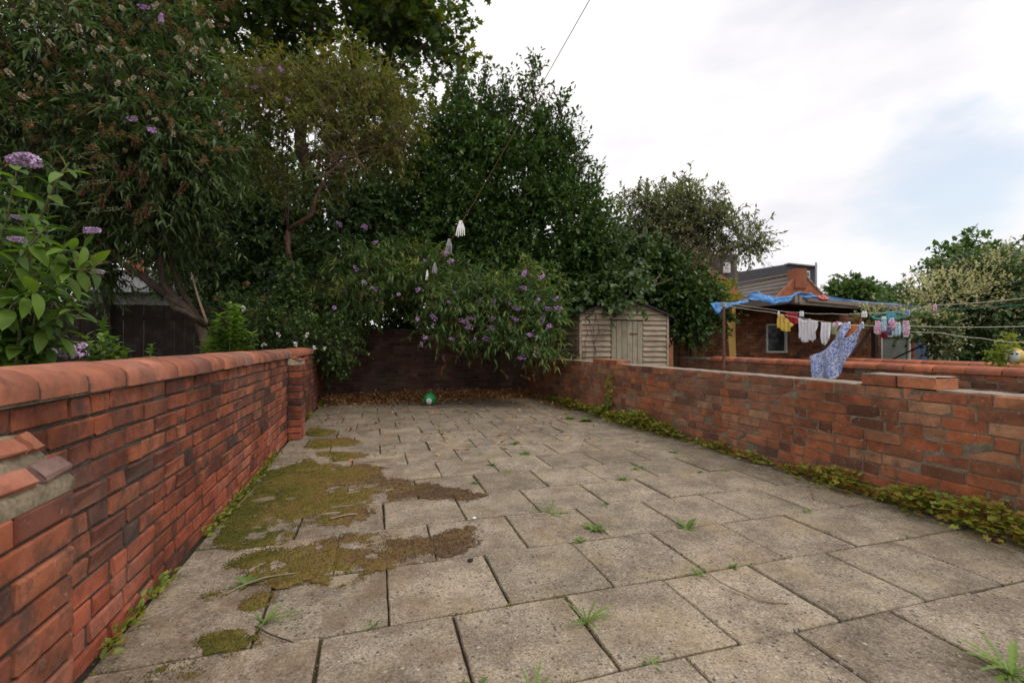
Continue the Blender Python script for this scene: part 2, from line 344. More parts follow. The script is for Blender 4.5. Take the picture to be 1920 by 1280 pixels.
G = lambda *k: list(zip(np.linspace(0, 1, len(k)), k))
M['lf_bud'] = leaf_mat('grey_green_leaf', G((.035, .07, .022), (.07, .125, .04), (.10, .16, .055), (.16, .21, .085)))
M['lf_hang'] = leaf_mat('overhanging_leaf', G((.035, .075, .022), (.065, .13, .04), (.11, .19, .055), (.16, .23, .08), (.38, .34, .04)))
M['lf_near'] = leaf_mat('fresh_broad_leaf', G((.03, .06, .015), (.065, .13, .025), (.15, .25, .04)), .35)
M['lf_maple'] = leaf_mat('maple_leaf', G((.03, .055, .018), (.05, .09, .022), (.09, .13, .03), (.18, .18, .035)), .4)
M['lf_yel'] = leaf_mat('yellowing_leaf', G((.05, .08, .02), (.11, .14, .028), (.20, .20, .04), (.24, .17, .04)), .35)
M['lf_dark'] = leaf_mat('glossy_dark_leaf', G((.025, .055, .018), (.045, .095, .025), (.075, .14, .04), (.15, .21, .08)), .25, .38)
M['lf_ivy'] = leaf_mat('ivy_leaf', G((.025, .05, .016), (.045, .085, .022), (.075, .13, .035), (.12, .18, .05)), .2, .4)
M['lf_grey'] = leaf_mat('grey_olive_leaf', G((.08, .10, .055), (.15, .18, .09), (.24, .26, .17), (.20, .16, .08)), .3)
M['lf_lime'] = leaf_mat('lime_leaf', G((.12, .17, .03), (.22, .28, .04), (.32, .33, .05)), .4)
M['lf_vine'] = leaf_mat('vine_leaf', G((.04, .075, .03), (.075, .13, .045), (.13, .18, .08)), .3)
M['lf_cream'] = leaf_mat('cream_vine_blossom', G((.38, .37, .26), (.56, .53, .40), (.70, .66, .52)), .3, .9)
M['lf_far'] = leaf_mat('far_leaf', G((.05, .10, .03), (.08, .15, .04), (.12, .19, .06)), .3)
M['lf_ground'] = leaf_mat('creeping_leaf', G((.09, .15, .025), (.17, .25, .035), (.26, .30, .04), (.30, .22, .04), (.24, .09, .03)), .3)
M['lf_weed'] = leaf_mat('weed_leaf', G((.12, .19, .05), (.19, .29, .07), (.28, .38, .10)), .3)
M['litter'] = leaf_mat('fallen_leaf', G((.14, .06, .03), (.30, .13, .05), (.42, .22, .09), (.50, .34, .17)), .1, .8)

# ------------------------------------------------------------------ leaves
T_DIA = (np.array([(0, 0, 0), (.42, -.5, .12), (1, 0, -.05), (.42, .5, .12)]), [(0, 1, 2), (0, 2, 3)])
T_OVAL = (np.array([(0, 0, 0), (.28, -.46, .12), (.7, -.36, .08), (1, 0, -.1), (.7, .36, .08), (.28, .46, .12)]), [(0, 1, 2), (0, 2, 3), (0, 3, 4), (0, 4, 5)])
T_LANCE = (np.array([(0, 0, 0), (.3, -.5, .2), (1, 0, -.9), (.3, .5, .2), (.6, 0, 0)]), [(0, 1, 4), (1, 2, 4), (4, 2, 3), (0, 4, 3)])
T_MAPLE = (np.array([(0, 0, 0), (.1, -.5, .05), (.42, -.26, 0), (.72, -.55, .05), (.66, -.16, 0), (1, 0, -.05), (.66, .16, 0), (.72, .55, .05), (.42, .26, 0), (.1, .5, .05)]),
           [(0, 1, 2), (2, 3, 4), (0, 2, 4), (4, 5, 6), (0, 4, 6), (6, 7, 8), (0, 6, 8), (0, 8, 9)])
def leafmesh(name, P, D, Nn, L, W, tint, mat, T):
    D = unit(D); Sd = unit(np.cross(Nn, D)); Nn = np.cross(D, Sd)
    tv, tf = T; k = len(tv)
    V = (P[:, None] + (tv[None, :, 0:1] * L[:, None, None]) * D[:, None] + (tv[None, :, 1:2] * W[:, None, None]) * Sd[:, None] + (tv[None, :, 2:3] * W[:, None, None]) * Nn[:, None])
    n = len(P); f = (np.array(tf)[None] + (np.arange(n) * k)[:, None, None]).reshape(-1)
    return npmesh(name, V.reshape(-1, 3), f, 3, mat, np.repeat(tint, k))
def sphere_dirs(rng, n): return unit(rng.normal(size=(n, 3)))
def Bl(px, py, t, rx, ry, rd): c = at(px, py, t); k = t / F; return (c.x, c.y, c.z, rx * k, rd, ry * k)
def crown(rng, blobs, clumps, twigs, leaves, tlen, L, W, rc=.35, up=.25, droop=.25, inner=.45, face=0., spread=1., zmin=None, gap=0., stems=None, tilt=.6, keep=None):
    """leaves on twigs, twigs in clumps, clumps through the volume of the blobs; returns P, D, N, L, W, tint"""
    B = np.array(blobs, float); wgt = (B[:, 3] * B[:, 5]) ** 1.0 ; wgt /= wgt.sum()
    bi = rng.choice(len(B), clumps, p=wgt); d = sphere_dirs(rng, clumps); rr = (inner + (1 - inner) * rng.rand(clumps) ** .6)[:, None]
    C = B[bi, :3] + d * B[bi, 3:] * rr * (.85 + .3 * vnoise(d * 2.0 + bi[:, None], 1.5, 3))[:, None]
    if gap:
        ok = vnoise(C, 1.3, 5) > gap; C = C[ok]; d = d[ok]; bi = bi[ok]
    cr_ = rc * (.55 + .9 * rng.rand(len(C))); ct = rng.rand(len(C))
    n = len(C) * twigs; ci = np.repeat(np.arange(len(C)), twigs)
    td = sphere_dirs(rng, n); st = C[ci] + td * (cr_[ci] * rng.rand(n) ** .5)[:, None]
    td = unit(td * spread + .5 * d[ci] + np.array([0, 0, up]))
    tl = tlen * (.5 + rng.rand(n))
    if zmin is not None or keep is not None:
        ok = np.ones(n, bool)
        if zmin is not None: ok &= (st[:, 2] > zmin)
        if keep is not None: ok &= keep(st + td * tl[:, None])
        st, td, tl, ci = st[ok], td[ok], tl[ok], ci[ok]; n = len(st)
    if stems is not None: stems.append((st, td, tl, droop))
    q = n * leaves; ti = np.repeat(np.arange(n), leaves); a = (np.tile(np.arange(leaves), n) + rng.rand(q)) / leaves
    P = st[ti] + td[ti] * (tl[ti] * a)[:, None]; P[:, 2] -= droop * tl[ti] * a * a
    sd = sphere_dirs(rng, q); D = unit(td[ti] * .7 + sd * .9 + np.array([0, 0, -droop]))
    Nn = unit(np.array([0, 0, 1.]) + sphere_dirs(rng, q) * tilt + face * np.array([-.2, -1, .1]))
    s = .4 + 1.0 * rng.rand(q) ** .8; tint = np.clip(.55 * ct[ci][ti] + .45 * rng.rand(q), 0, 1)
    return P, D, Nn, L * s, W * s, tint
def stem_mesh(name, stems, mat, r=.004):
    """thin three-sided twigs"""
    Vs = []; Fs = []; o = 0
    for st, td, tl, dr in stems:
        n = len(st); a = unit(np.cross(td, np.array([.31, .2, .93]))); b = np.cross(td, a)
        mid = st + td * (tl * .5)[:, None]; mid[:, 2] -= dr * tl * .25; end = st + td * tl[:, None]; end[:, 2] -= dr * tl
        root = st - td * (tl * .6)[:, None]; root[:, 2] -= .15 * tl
        rings = []
        for c, rr in ((root, 1.5 * r), (mid, r * .8), (end, r * .3)):
            for j in range(3): rings.append(c + (a * math.cos(j * 2.094) + b * math.sin(j * 2.094)) * rr)
        Vs.append(np.stack(rings, 1).reshape(-1, 3))
        f = np.array([(i * 3 + j, i * 3 + (j + 1) % 3, i * 3 + 3 + (j + 1) % 3, i * 3 + 3 + j) for i in (0, 1) for j in range(3)])
        Fs.append((f[None] + (np.arange(n) * 9)[:, None, None]).reshape(-1) + o); o += n * 9
    return npmesh(name, np.concatenate(Vs), np.concatenate(Fs), 4, mat)
def put(me, parent, name, kind=None):
    """a mesh in world coordinates under an unrotated root"""
    off = np.array(parent.location, np.float32); V = np.empty(len(me.vertices) * 3, np.float32); me.vertices.foreach_get('co', V)
    me.vertices.foreach_set('co', (V.reshape(-1, 3) - off).ravel()); me.update(); return link(name, me, parent, kind=kind)
def bend(a, b, k, rng, n=6, sag=0):
    a, b = Vector(a), Vector(b); L = (b - a).length; o = [Vector(a)]
    w1 = Vector(rng.normal(size=3)) * k * L; w2 = Vector(rng.normal(size=3)) * k * L * .5
    for i in range(1, n + 1):
        s = i / n; o.append(a.lerp(b, s) + w1 * math.sin(math.pi * s) + w2 * math.sin(2 * math.pi * s) - Vector((0, 0, sag * L * 4 * s * (1 - s))))
    return o
def limb(parent, name, pts, r0, r1, mat, n=8):
    k = len(pts); return MB().tube(pts, [r0 + (r1 - r0) * (i / (k - 1)) ** .8 for i in range(k)], n).build(name, mat, parent, smooth=True)

# ------------------------------------------------------------------ the setting: ground and patio
mb = MB(); mb.add([(-900, -60, -.06), (900, -60, -.06), (900, 1500, -.06), (-900, 1500, -.06)], [(0, 1, 2, 3)])
tag(mb.build('ground', M['ground']), kind='structure')
XL, BACK = -.865, 9.15
def XR(Y): return 3.27 - .0215 * Y
rngp = np.random.RandomState(11)
patio = link('patio', MB().add([(XL - .02, -.9, -.018), (3.35, -.9, -.018), (3.1, BACK + .02, -.018), (XL - .02, BACK + .02, -.018),
                                (XL - .02, -.9, -.05), (3.35, -.9, -.05), (3.1, BACK + .02, -.05), (XL - .02, BACK + .02, -.05)],
                               [(0, 1, 2, 3), (4, 7, 6, 5), (0, 4, 5, 1), (1, 5, 6, 2), (2, 6, 7, 3), (3, 7, 4, 0)]).mesh('patio', M['soil'])); tag(patio, kind='structure')
PY, PX, Y0, X0 = .4555, .4605, 1.305, -.171
def slab_mesh(x0, x1, y0, y1, rng):
    """outline with slightly broken edges, bevelled top"""
    def edge(a, b):
        n = max(2, int((Vector(b) - Vector(a)).length / .06)); o = []
        for i in range(n):
            s = i / n; o.append((a[0] + (b[0] - a[0]) * s + rng.normal() * .0013, a[1] + (b[1] - a[1]) * s + rng.normal() * .0013))
        return o
    cx, cy = (x0 + x1) / 2, (y0 + y1) / 2; q = [(x0, y0), (x1, y0), (x1, y1), (x0, y1)]
    q = [(a + rng.normal() * .002, b + rng.normal() * .002) for a, b in q]
    out = sum((edge(q[i], q[(i + 1) % 4]) for i in range(4)), []); n = len(out); V = []; ins = .004
    for k, (z, s) in enumerate(((-.04, 0), (-.005, 0), (0, ins))):
        for x, y in out: V.append((x - cx - math.copysign(min(s, abs(x - cx)), x - cx), y - cy - math.copysign(min(s, abs(y - cy)), y - cy), z))
    Fc = [(k * n + i, k * n + (i + 1) % n, (k + 1) * n + (i + 1) % n, (k + 1) * n + i) for k in (0, 1) for i in range(n)] + [tuple(2 * n + i for i in range(n))]
    me = bpy.data.meshes.new('paving_slab'); me.from_pydata(V, [], Fc); me.materials.append(M['slab']); return me, (cx, cy)
JX = {}
for k in range(-3, 18):
    y0 = Y0 + k * PY; y1 = min(y0 + PY, BACK - .02)
    xo = X0 + (0 if k % 2 == 0 else PX / 2) - 3 * PX + (rngp.rand() - .5) * (.012 if k < 5 else .05)
    xs = [xo + i * PX for i in range(12)]; xr = XR(y0) - .012; xs = [x for x in xs if XL + .14 < x < xr - .1]
    if k in (0, 2): xs = [x for x in xs if x > XL + .35]
    JX[k] = list(xs); xs = [XL + .012] + xs + [xr]
    for a, b in zip(xs, xs[1:]):
        j = .0035 + rngp.rand() * .0035; jy = .004 + rngp.rand() * .003
        me, c = slab_mesh(a + j, b - j, y0 + jy, y1 - jy, rngp)
        link('paving_slab', me, patio, (c[0], c[1], rngp.normal() * .0022), (rngp.normal() * .0028, rngp.normal() * .0028, 0))

# ------------------------------------------------------------------ bricks
def brick_variants(lx, ly, lz, mat, n, rng, bev=.0045, jag=.0024):
    o = []
    for _ in range(n):
        me = MB().box((0, 0, 0), (lx, ly, lz)).mesh('brick', mat, bevel=bev)
        for v in me.vertices: v.co += Vector(rng.normal(size=3)) * jag
        o.append(me)
    return o
def lay(root, name_mats, length, courses, rng, face=.0, pitch=.075, L=.215, H=.064, joint=.0105, depth=.10, limit=300, near=None, header=.22, z0=0, rough=.0025, full_top=False, top_extra=None, start=0., stuffmat=None, matf=None, side=0):
    """courses of bricks on the root's local XZ plane, their face at y=face; nearest `limit` become parts, the rest one joined part"""
    variants = {k: (brick_variants(L, depth, H, mm, 6, rng), brick_variants((L - joint) / 2, depth, H, mm, 4, rng)) for k, mm in name_mats.items()}
    P = []
    for c in range(courses):
        x = start - rng.rand() * .05 - (.5 * (L + joint) if c % 2 else 0); run = rng.randint(0, 3)
        while x < length:
            hd = (run % 4 == 3) or rng.rand() < header * .3; run += 1
            w_ = (L - joint) / 2 if hd else L; w_ *= 1 + rng.normal() * .01
            a, b = max(x, start), min(x + w_, length)
            if b - a > .03: P.append((a, b, z0 + c * pitch + pitch / 2, hd, c))
            x += w_ + joint
    if top_extra: P += top_extra
    P.sort(key=lambda q: near(q) if near else q[0])
    rest = MB()
    for i, (a, b, z, hd, c) in enumerate(P):
        key = matf(q=P[i], rng=rng) if matf else 'm'; vs = variants[key][1 if hd else 0]; base = (L - joint) / 2 if hd else L
        yy = face + depth / 2 + rng.normal() * rough * .8
        dy = 1.0
        if full_top and c == courses - 1 or c == 99: dy = (.215 / depth); yy = face + .215 / 2
        rt = (rng.normal() * .012, rng.normal() * .010, rng.normal() * .008)
        if i < limit: link('brick', vs[rng.randint(len(vs))], root, ((a + b) / 2, yy, z + rng.normal() * .0012), rt, ((b - a) / base, dy, 1))
        else:
            Mx = Matrix.LocRotScale(Vector(((a + b) / 2, yy, z)), None, None)
            rest.box(None, (b - a, depth * dy, H), M=Mx)
    if rest.v: link('brickwork', rest.mesh('brickwork', name_mats[stuffmat or 'm'], bevel=.004), root, kind='stuff')
def coping_mesh(L, wd, ht, mat, rng, n=10):
    V = []; k = n + 1; pr = [(-wd / 2, 0)] + [(-wd / 2 * math.cos(math.pi * i / n), ht * .30 + ht * .70 * math.sin(math.pi * i / n) ** .8) for i in range(n + 1)] + [(wd / 2, 0)]
    xs = (-L / 2, -L / 2 + .005, L / 2 - .005, L / 2)
    for i, x in enumerate(xs):
        s = .965 if i in (0, 3) else 1
        for y, z in pr: V.append((x + rng.normal() * .0006, y * s, z * s))
    m_ = len(pr); Fc = [(i * m_ + j, i * m_ + j + 1, (i + 1) * m_ + j + 1, (i + 1) * m_ + j) for i in range(3) for j in range(m_ - 1)] + [tuple(range(m_))[::-1], tuple(3 * m_ + j for j in range(m_))]
    me = bpy.data.meshes.new('coping_brick'); me.from_pydata(V, [], Fc)
    for p_ in me.polygons:
        if len(p_.vertices) == 4 and p_.area > L * .004: p_.use_smooth = True
    me.materials.append(mat); return me
def wcore(root, length, y0, y1, z0, z1, mat, name='mortar', x0=0):
    return link(name, MB().box(((x0 + length) / 2, (y0 + y1) / 2, (z0 + z1) / 2), (length - x0, y1 - y0, z1 - z0)).mesh(name, mat), root)

# left wall: local x runs into the yard, local -y looks across the patio
rl = np.random.RandomState(21)
lw = thing('brick_wall', 'orange red brick wall with rounded terracotta coping and dark recessed joints', 'wall', (XL, .60, 0), R(90))
LL = BACK - .60
def lmat(q, rng):
    a, b, z, hd, c = q; far = a
    lim = .24 + .12 * vnoise(np.array([[a, 0, 0.]]), 1.4, 2)[0]
    return 'low' if z < lim and a < 6 and rng.rand() < .85 else 'm'
lay(lw, {'m': M['brick_l'], 'low': M['brick_low']}, LL, 12, rl, pitch=.0727, H=.0588, L=.2105, joint=.0145, limit=300, near=lambda q: q[0], matf=lmat, z0=-.002)
wcore(lw, LL, .0075, .21, -.05, .868, M['mortar_l'])
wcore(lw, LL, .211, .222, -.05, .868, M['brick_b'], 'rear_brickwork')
cvs = [coping_mesh(.2145, .262, .088, M['coping'], rl) for _ in range(5)]
cj = coping_mesh(.0175, .252, .082, M['mortar_l'], rl)
wcore(lw, LL, -.002, .20, .8685, .8765, M['cement'], 'mortar_bed')
for i in range(int(LL / .2265)):
    x = .04 + i * .2265
    link('mortar_joint', cj, lw, (x + .223, .11, .877))
    link('coping_brick', cvs[i % 5], lw, (x + .11, .11 + rl.normal() * .002, .877 + rl.normal() * .0015), (rl.normal() * .012, rl.normal() * .008, rl.normal() * .008))
def pier(x0, x1, prot, ncs, top, label):
    """a buttress against the left wall with a sloping cut-brick head; x0, x1 along the wall, prot into the yard"""
    p = thing('brick_pier', label, 'pier', (XL, x0 + .60, 0), R(90), group='sloping brick piers against the orange wall')
    w_ = x1 - x0; rng = rl
    bs = {}
    core = MB(); zt = ncs * .0727
    core.box((w_ / 2, -prot / 2 + .006, zt / 2 - .02), (w_ - .02, prot - .014, zt + .035)); link('mortar', core.mesh('mortar', M['mortar_l']), p)
    for c in range(ncs):
        z = c * .0727 + .036; cuts = [0, w_] if w_ < .24 else ([0, .105 / .34 * w_ if w_ < .4 else .215, w_] if c % 2 else [0, w_ - (.105 if w_ < .4 else .215), w_])
        for a, b in zip(cuts, cuts[1:]):
            bm_ = MB().box((0, 0, 0), (b - a - .011, prot - .003, .0625)).mesh('brick', M['brick_low'] if z < .25 else M['brick_l'], bevel=.005)
            for v in bm_.vertices: v.co += Vector(rng.normal(size=3)) * .0014
            link('brick', bm_, p, ((a + b) / 2, -prot / 2 - .002 + rng.normal() * .002, z), (0, 0, rng.normal() * .006))
    # head: a wedge of cement with cut bricks bedded on the slope
    zt -= .004; V = []
    for x in np.linspace(.004, w_ - .004, 9):
        for s in np.linspace(0, 1, 6):
            V.append((x + rng.normal() * .002, -(prot - .002) * (1 - s) + rng.normal() * .001, zt + .03 + (top - zt - .03) * s + rng.normal() * .004))
    n0 = len(V); Fc = [(i * 6 + j, (i + 1) * 6 + j, (i + 1) * 6 + j + 1, i * 6 + j + 1) for i in range(8) for j in range(5)]
    V += [(x, -(prot - .002), zt) for x in np.linspace(.004, w_ - .004, 9)]
    Fc += [(n0 + i, n0 + i + 1, (i + 1) * 6, i * 6) for i in range(8)]
    V += [(.004, .0, zt), (w_ - .004, 0, zt)]; a0 = len(V) - 2
    Fc += [tuple([a0, n0] + [j for j in range(6)]), tuple([a0 + 1] + [48 + j for j in range(5, -1, -1)] + [n0 + 8])]
    mb_ = MB(); mb_.add(V, Fc); link('cement_head', mb_.mesh('cement_head', M['cement'], smooth=True), p)
    sl_ = math.atan2(top - zt - .03, prot); nrow = 2 if prot > .1 else 2
    for r_ in range(nrow):
        yy = -prot * (.78 - .52 * r_); zz = zt + .03 + (top - zt - .03) * (1 + yy / prot) + .010
        xs_ = np.arange(-.03 - .06 * r_, w_, .135)
        for x in xs_:
            a, b = max(x, 0.002), min(x + .118, w_ - .002)
            if b - a < .04: continue
            cb = MB().box((0, 0, 0), (b - a, prot * .40, .026)).mesh('cut_brick', M['coping'], bevel=.004)
            for v in cb.vertices: v.co += Vector(rng.normal(size=3)) * .003
            link('cut_brick', cb, p, ((a + b) / 2, yy, zz), (sl_ + rng.normal() * .03, rng.normal() * .02, rng.normal() * .05))
pier(.40, .895, .118, 9, .800, 'near brick pier beside the viewer, its head of cut bricks in crumbling cement')
pier(4.76, 5.10, .13, 11, .868, 'far slim brick pier halfway down the orange wall')

# right wall
rr_ = np.random.RandomState(31)
ang = math.atan2(.0215, 1)
rw = thing('brick_wall', 'low weathered brown red brick wall with no coping and a raised block on top', 'wall', (XR(BACK), BACK, 0), -R(90) + ang)
RL = BACK - .2
def lx_of(Y): return BACK - Y
ylo, yhi = 2.22, 2.90
ext = []
xa = lx_of(atX(1752, 716, XR(2.3)).y); xb = lx_of(atX(1613, 710, XR(2.9)).y)
x = xb
for q0_, q1_ in ((1112, 1132), (1133, 1156)): ext.append((lx_of(atX(q0_, 676, XR(6.2)).y), lx_of(atX(q1_, 679, XR(6.0)).y), 10.5 * .0745 - .02, False, 99))
while x < xa - .05: ext.append((x, min(x + .214, xa), 10.5 * .0745, False, 99)); x += .225
lay(rw, {'m': M['brick_r']}, RL, 10, rr_, pitch=.0745, H=.067, joint=.0085, limit=300, near=lambda q: -q[0], rough=.003, full_top=True, top_extra=ext, header=.6)
wcore(rw, RL, .004, .211, -.05, .7415, M['mortar_r'])
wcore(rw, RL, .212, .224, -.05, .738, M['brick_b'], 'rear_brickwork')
capm = mortar('pale_cap_mortar', (.26, .19, .15), (.42, .34, .28))
# thin worn cement skim on the top course, broken at the raised block
for a, b, z in ((1.2, xb - .004, .7455), (xb, xa, .8195), (xa + .004, RL, .7455)):
    mb_ = MB(); n = max(3, int((b - a) / .05)); V = []
    for i in range(n + 1):
        for y in (.006, .07, .14, .205): V.append((a + (b - a) * i / n, y + rr_.normal() * .003, z + .004 + rr_.normal() * .0015))
    for i in range(n + 1):
        for y in (.006, .205): V.append((a + (b - a) * i / n, y, z - .004))
    o = (n + 1) * 4; Fc = [(i * 4 + j, (i + 1) * 4 + j, (i + 1) * 4 + j + 1, i * 4 + j + 1) for i in range(n) for j in range(3)]
    Fc += [(o + i * 2, o + i * 2 + 2, (i + 1) * 4, i * 4) for i in range(n)] + [(i * 4 + 3, (i + 1) * 4 + 3, o + i * 2 + 3, o + i * 2 + 1) for i in range(n)]
    link('mortar_skim', mb_.add(V, Fc).mesh('mortar_skim', capm), rw)

# back wall
rb = np.random.RandomState(41)
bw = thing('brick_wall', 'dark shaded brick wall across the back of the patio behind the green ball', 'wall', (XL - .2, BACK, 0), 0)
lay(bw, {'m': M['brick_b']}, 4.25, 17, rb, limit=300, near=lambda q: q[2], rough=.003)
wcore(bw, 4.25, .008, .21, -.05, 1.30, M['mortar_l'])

# neighbour walls to the right
r2 = np.random.RandomState(51)
X2 = 6.0
w2 = thing('brick_wall', 'red brick wall with glossy rounded orange coping beyond the laundry', 'wall', (X2, 8.1, 0), -R(90))
lay(w2, {'m': M['brick_r']}, 7.0, 9, r2, z0=.03, limit=300, near=lambda q: -q[2] + .0 * q[0], header=.3)
wcore(w2, 7.0, .004, .21, -.05, .705, M['mortar_r'])
cv2 = [coping_mesh(.292, .25, .082, M['coping2'], r2, 8) for _ in range(4)]
for i in range(22):
    x = .9 + i * .2985
    if x > 6.9: break
    link('coping_brick', cv2[i % 4], w2, (x + .14, .11, .7055 + r2.normal() * .001), (r2.normal() * .01, r2.normal() * .005, r2.normal() * .004))
link('coping_slab', MB().box((.44, .11, .732), (.90, .25, .05)).mesh('coping_slab', M['cement'], bevel=.008), w2)
w3 = thing('brick_wall', 'third brick wall furthest right, its thin red coping just above the nearer one', 'wall', (8.2, 7.2, 0), -R(90))
lay(w3, {'m': M['brick_r']}, 5.4, 9, r2, z0=0, limit=40, near=lambda q: -q[2])
wcore(w3, 5.4, .004, .21, -.05, .68, M['mortar_r'])
for i in range(18): link('coping_brick', cv2[i % 4], w3, (.15 + i * .2985, .11, .682), (r2.normal() * .01, 0, 0))

# ------------------------------------------------------------------ neighbour's shed
sx0, sx1, sy0, sy1, ez, rz = 3.47, 5.27, 7.5, 9.0, 1.54, 1.80
sh = thing('garden_shed', 'small weathered timber shed with lapped boards and a shallow pitched roof', 'shed', ((sx0 + sx1) / 2, sy0, 0))
def wp(name, mb_, mat, parent=sh, **k): return mb_.build(name, mat, parent, **k)
rs = np.random.RandomState(61)
wp('inner_shell', MB().box(((sx0 + sx1) / 2, (sy0 + sy1) / 2 + .02, ez / 2), (sx1 - sx0 - .05, sy1 - sy0 - .06, ez - .02)), M['darkwood'])
def board(x0, x1, z, h=.104, y=sy0, name='board', slope=None):
    """a lapped board: its lower edge stands proud"""
    y0, y1 = y - .046, y - .006; jit = rs.normal() * .003
    za, zb = z + jit, z + jit + rs.normal() * .004
    l0, l1 = (x0, x1) if slope is None else (x0 + slope, x1 - slope)
    vs = [(x0, y0, za), (x1, y0, zb), (l1, y1, zb + h), (l0, y1, za + h), (x0, y0 + .014, za), (x1, y0 + .014, zb), (l1, y1 + .010, zb + h), (l0, y1 + .010, za + h)]
    wp(name, MB().add(vs, [(0, 1, 2, 3), (4, 7, 6, 5), (0, 4, 5, 1), (1, 5, 6, 2), (2, 6, 7, 3), (3, 7, 4, 0)]), M['shed_board'])
dx0, dx1 = 4.09, 4.73
nb = 16; bh = ez / nb
for i in range(nb - 1):
    board(sx0 + .04, dx0 - .01, .02 + i * bh); board(dx1 + .01, sx1 - .03, .02 + i * bh)
board(sx0 + .02, sx1 - .02, ez - bh + .02)
gh = (rz - ez); ng = 3
for i in range(ng):
    s0 = (sx1 - sx0) / 2 * (i / ng) * .92
    board(sx0 + s0 + .02, sx1 - s0 - .02, ez + .02 + i * gh / ng, gh / ng + .01, slope=(sx1 - sx0) / 2 / ng * .8)
door = wp('door', MB().box(((dx0 + dx1) / 2, sy0 - .008, .72), (dx1 - dx0 - .01, .018, 1.40)), M['darkwood'])
for i in range(6):
    bw_ = (dx1 - dx0) / 6
    link('door_board', MB().box((0, 0, 0), (bw_ - .007, .020, 1.42 + rs.normal() * .006)).mesh('door_board', M['shed_door'], bevel=.003), door,
         (dx0 + (i + .5) * bw_ - sh.location.x, sy0 - .028 + rs.normal() * .001 - sh.location.y, .72))
link('latch', MB().box((0, 0, 0), (.16, .012, .02)).mesh('latch', M['rust']), door, (.17, -.046, 1.20))
for x in (sx0 + .015, sx1 - .01): wp('corner_trim', MB().box((x, sy0 - .022, ez / 2), (.045, .05, ez)), M['shed_board'])
for i in range(nb):   # side facing the patio
    z = .02 + i * bh
    vs = [(sx0 - .022, sy0 + .03, z), (sx0 - .022, sy1, z), (sx0, sy1, z + .1), (sx0, sy0 + .03, z + .1), (sx0 + .01, sy0 + .03, z), (sx0 + .01, sy1, z), (sx0 + .01, sy1, z + .1), (sx0 + .01, sy0 + .03, z + .1)]
    wp('side_board', MB().add(vs, [(0, 1, 2, 3), (4, 7, 6, 5), (0, 4, 5, 1), (1, 5, 6, 2), (2, 6, 7, 3), (3, 7, 4, 0)]), M['shed_board'])
cxm = (sx0 + sx1) / 2
for sgn in (-1, 1):
    e = cxm + sgn * ((sx1 - sx0) / 2 + .10); V = []
    for y in (sy0 - .10, sy1 + .1):
        for k in range(5):
            s = k / 4; V.append((cxm + (e - cxm) * s, y, rz + .03 - (rz - ez + .05) * s ** 1.35))
    V += [(a, b, c - .03) for a, b, c in V]
    Fc = [(k, k + 1, k + 6, k + 5) for k in range(4)] + [(k + 10, k + 15, k + 16, k + 11) for k in range(4)] + [(k, k + 10, k + 11, k + 1) for k in range(4)] + [(k + 5, k + 6, k + 16, k + 15) for k in range(4)] + [(4, 14, 19, 9)]
    wp('roof_felt', MB().add(V, Fc), M['felt'])
# dry creeper stems on the shed front
for i in range(5):
    a = Vector((sx0 + .05 + .18 * i * rs.rand(), sy0 - .045, 1.55 + .1 * rs.rand())); b = a + Vector((rs.normal() * .12, 0, -.9 - rs.rand() * .4))
    pts = [a.lerp(b, k / 7) + Vector((rs.normal() * .03, 0, 0)) for k in range(8)]
    MB().tube(pts, .004, 4).build('dry_creeper_stem', M['seed_red'], sh)

# ------------------------------------------------------------------ outbuilding with lean-to roof
YO = 8.3
ob = thing('brick_outbuilding', 'low brick outbuilding with white windows under the tarp covered lean-to', 'outbuilding', (6.15, YO, 0))
ro = np.random.RandomState(71)
def opening(px0, px1, py0, py1): a = atY(px0, py0, YO); b = atY(px1, py1, YO); c = atY(px1, py0, YO); return a.x, b.x, b.z, (a.z + c.z) / 2
W1 = opening(1437, 1476, 607, 661); W2 = opening(1652, 1707, 628, 677); D1 = (atY(1716, 640, YO).x, atY(1741, 640, YO).x, 0, 1.35)
holes = [W1, W2, D1]
core = MB(); core.box((6.15 + 3.6, YO + .15, .98), (7.2, .16, 1.96)); core.build('mortar', M['mortar_r'], ob)
bm_ = MB()
for c in range(26):
    x = 6.15 - (c % 2) * .11; z = .0375 + c * .075
    while x < 13.3:
        a, b = max(x, 6.15), min(x + .215, 13.35); x += .225
        hit = [h_ for h_ in holes if not (b < h_[0] or a > h_[1]) and h_[2] < z < h_[3]]
        if hit:
            h_ = hit[0]
            if a < h_[0] and h_[0] - a > .02: b = h_[0]
            elif b > h_[1] and b - h_[1] > .02: a = h_[1]
            else: continue
        bm_.box(((a + b) / 2, YO + .034 + ro.normal() * .003, z), (b - a, .068, .065))
bm_.build('brickwork', M['brick_r'], ob, kind='stuff')
def window(h_, pane, mull=None):
    x0, x1, z0, z1 = h_; f = MB().box(((x0 + x1) / 2, YO + .03, z0 + .02), (x1 - x0, .09, .04)).build('window', M['white_pvc'], ob)
    t_ = .045
    for nm, c_, d_ in (('frame', (x0 + t_ / 2, z0 + .04), (z1 - z0 - .04)), ('frame', (x1 - t_ / 2, z0 + .04), (z1 - z0 - .04))):
        link(nm, MB().box((c_[0] - ob.location.x, .028, c_[1] + d_ / 2), (t_, .07, d_)).mesh(nm, M['white_pvc'], bevel=.004), f)
    link('frame', MB().box(((x0 + x1) / 2 - ob.location.x, .028, z1 - t_ / 2), (x1 - x0 - 2 * t_, .07, t_)).mesh('frame', M['white_pvc'], bevel=.004), f)
    link('pane', MB().box(((x0 + x1) / 2 - ob.location.x, .045, (z0 + .04 + z1 - t_) / 2), (x1 - x0 - 2 * t_, .01, z1 - t_ - z0 - .04)).mesh('pane', pane), f)
window(W1, M['glass']); window(W2, M['grey_pane'])
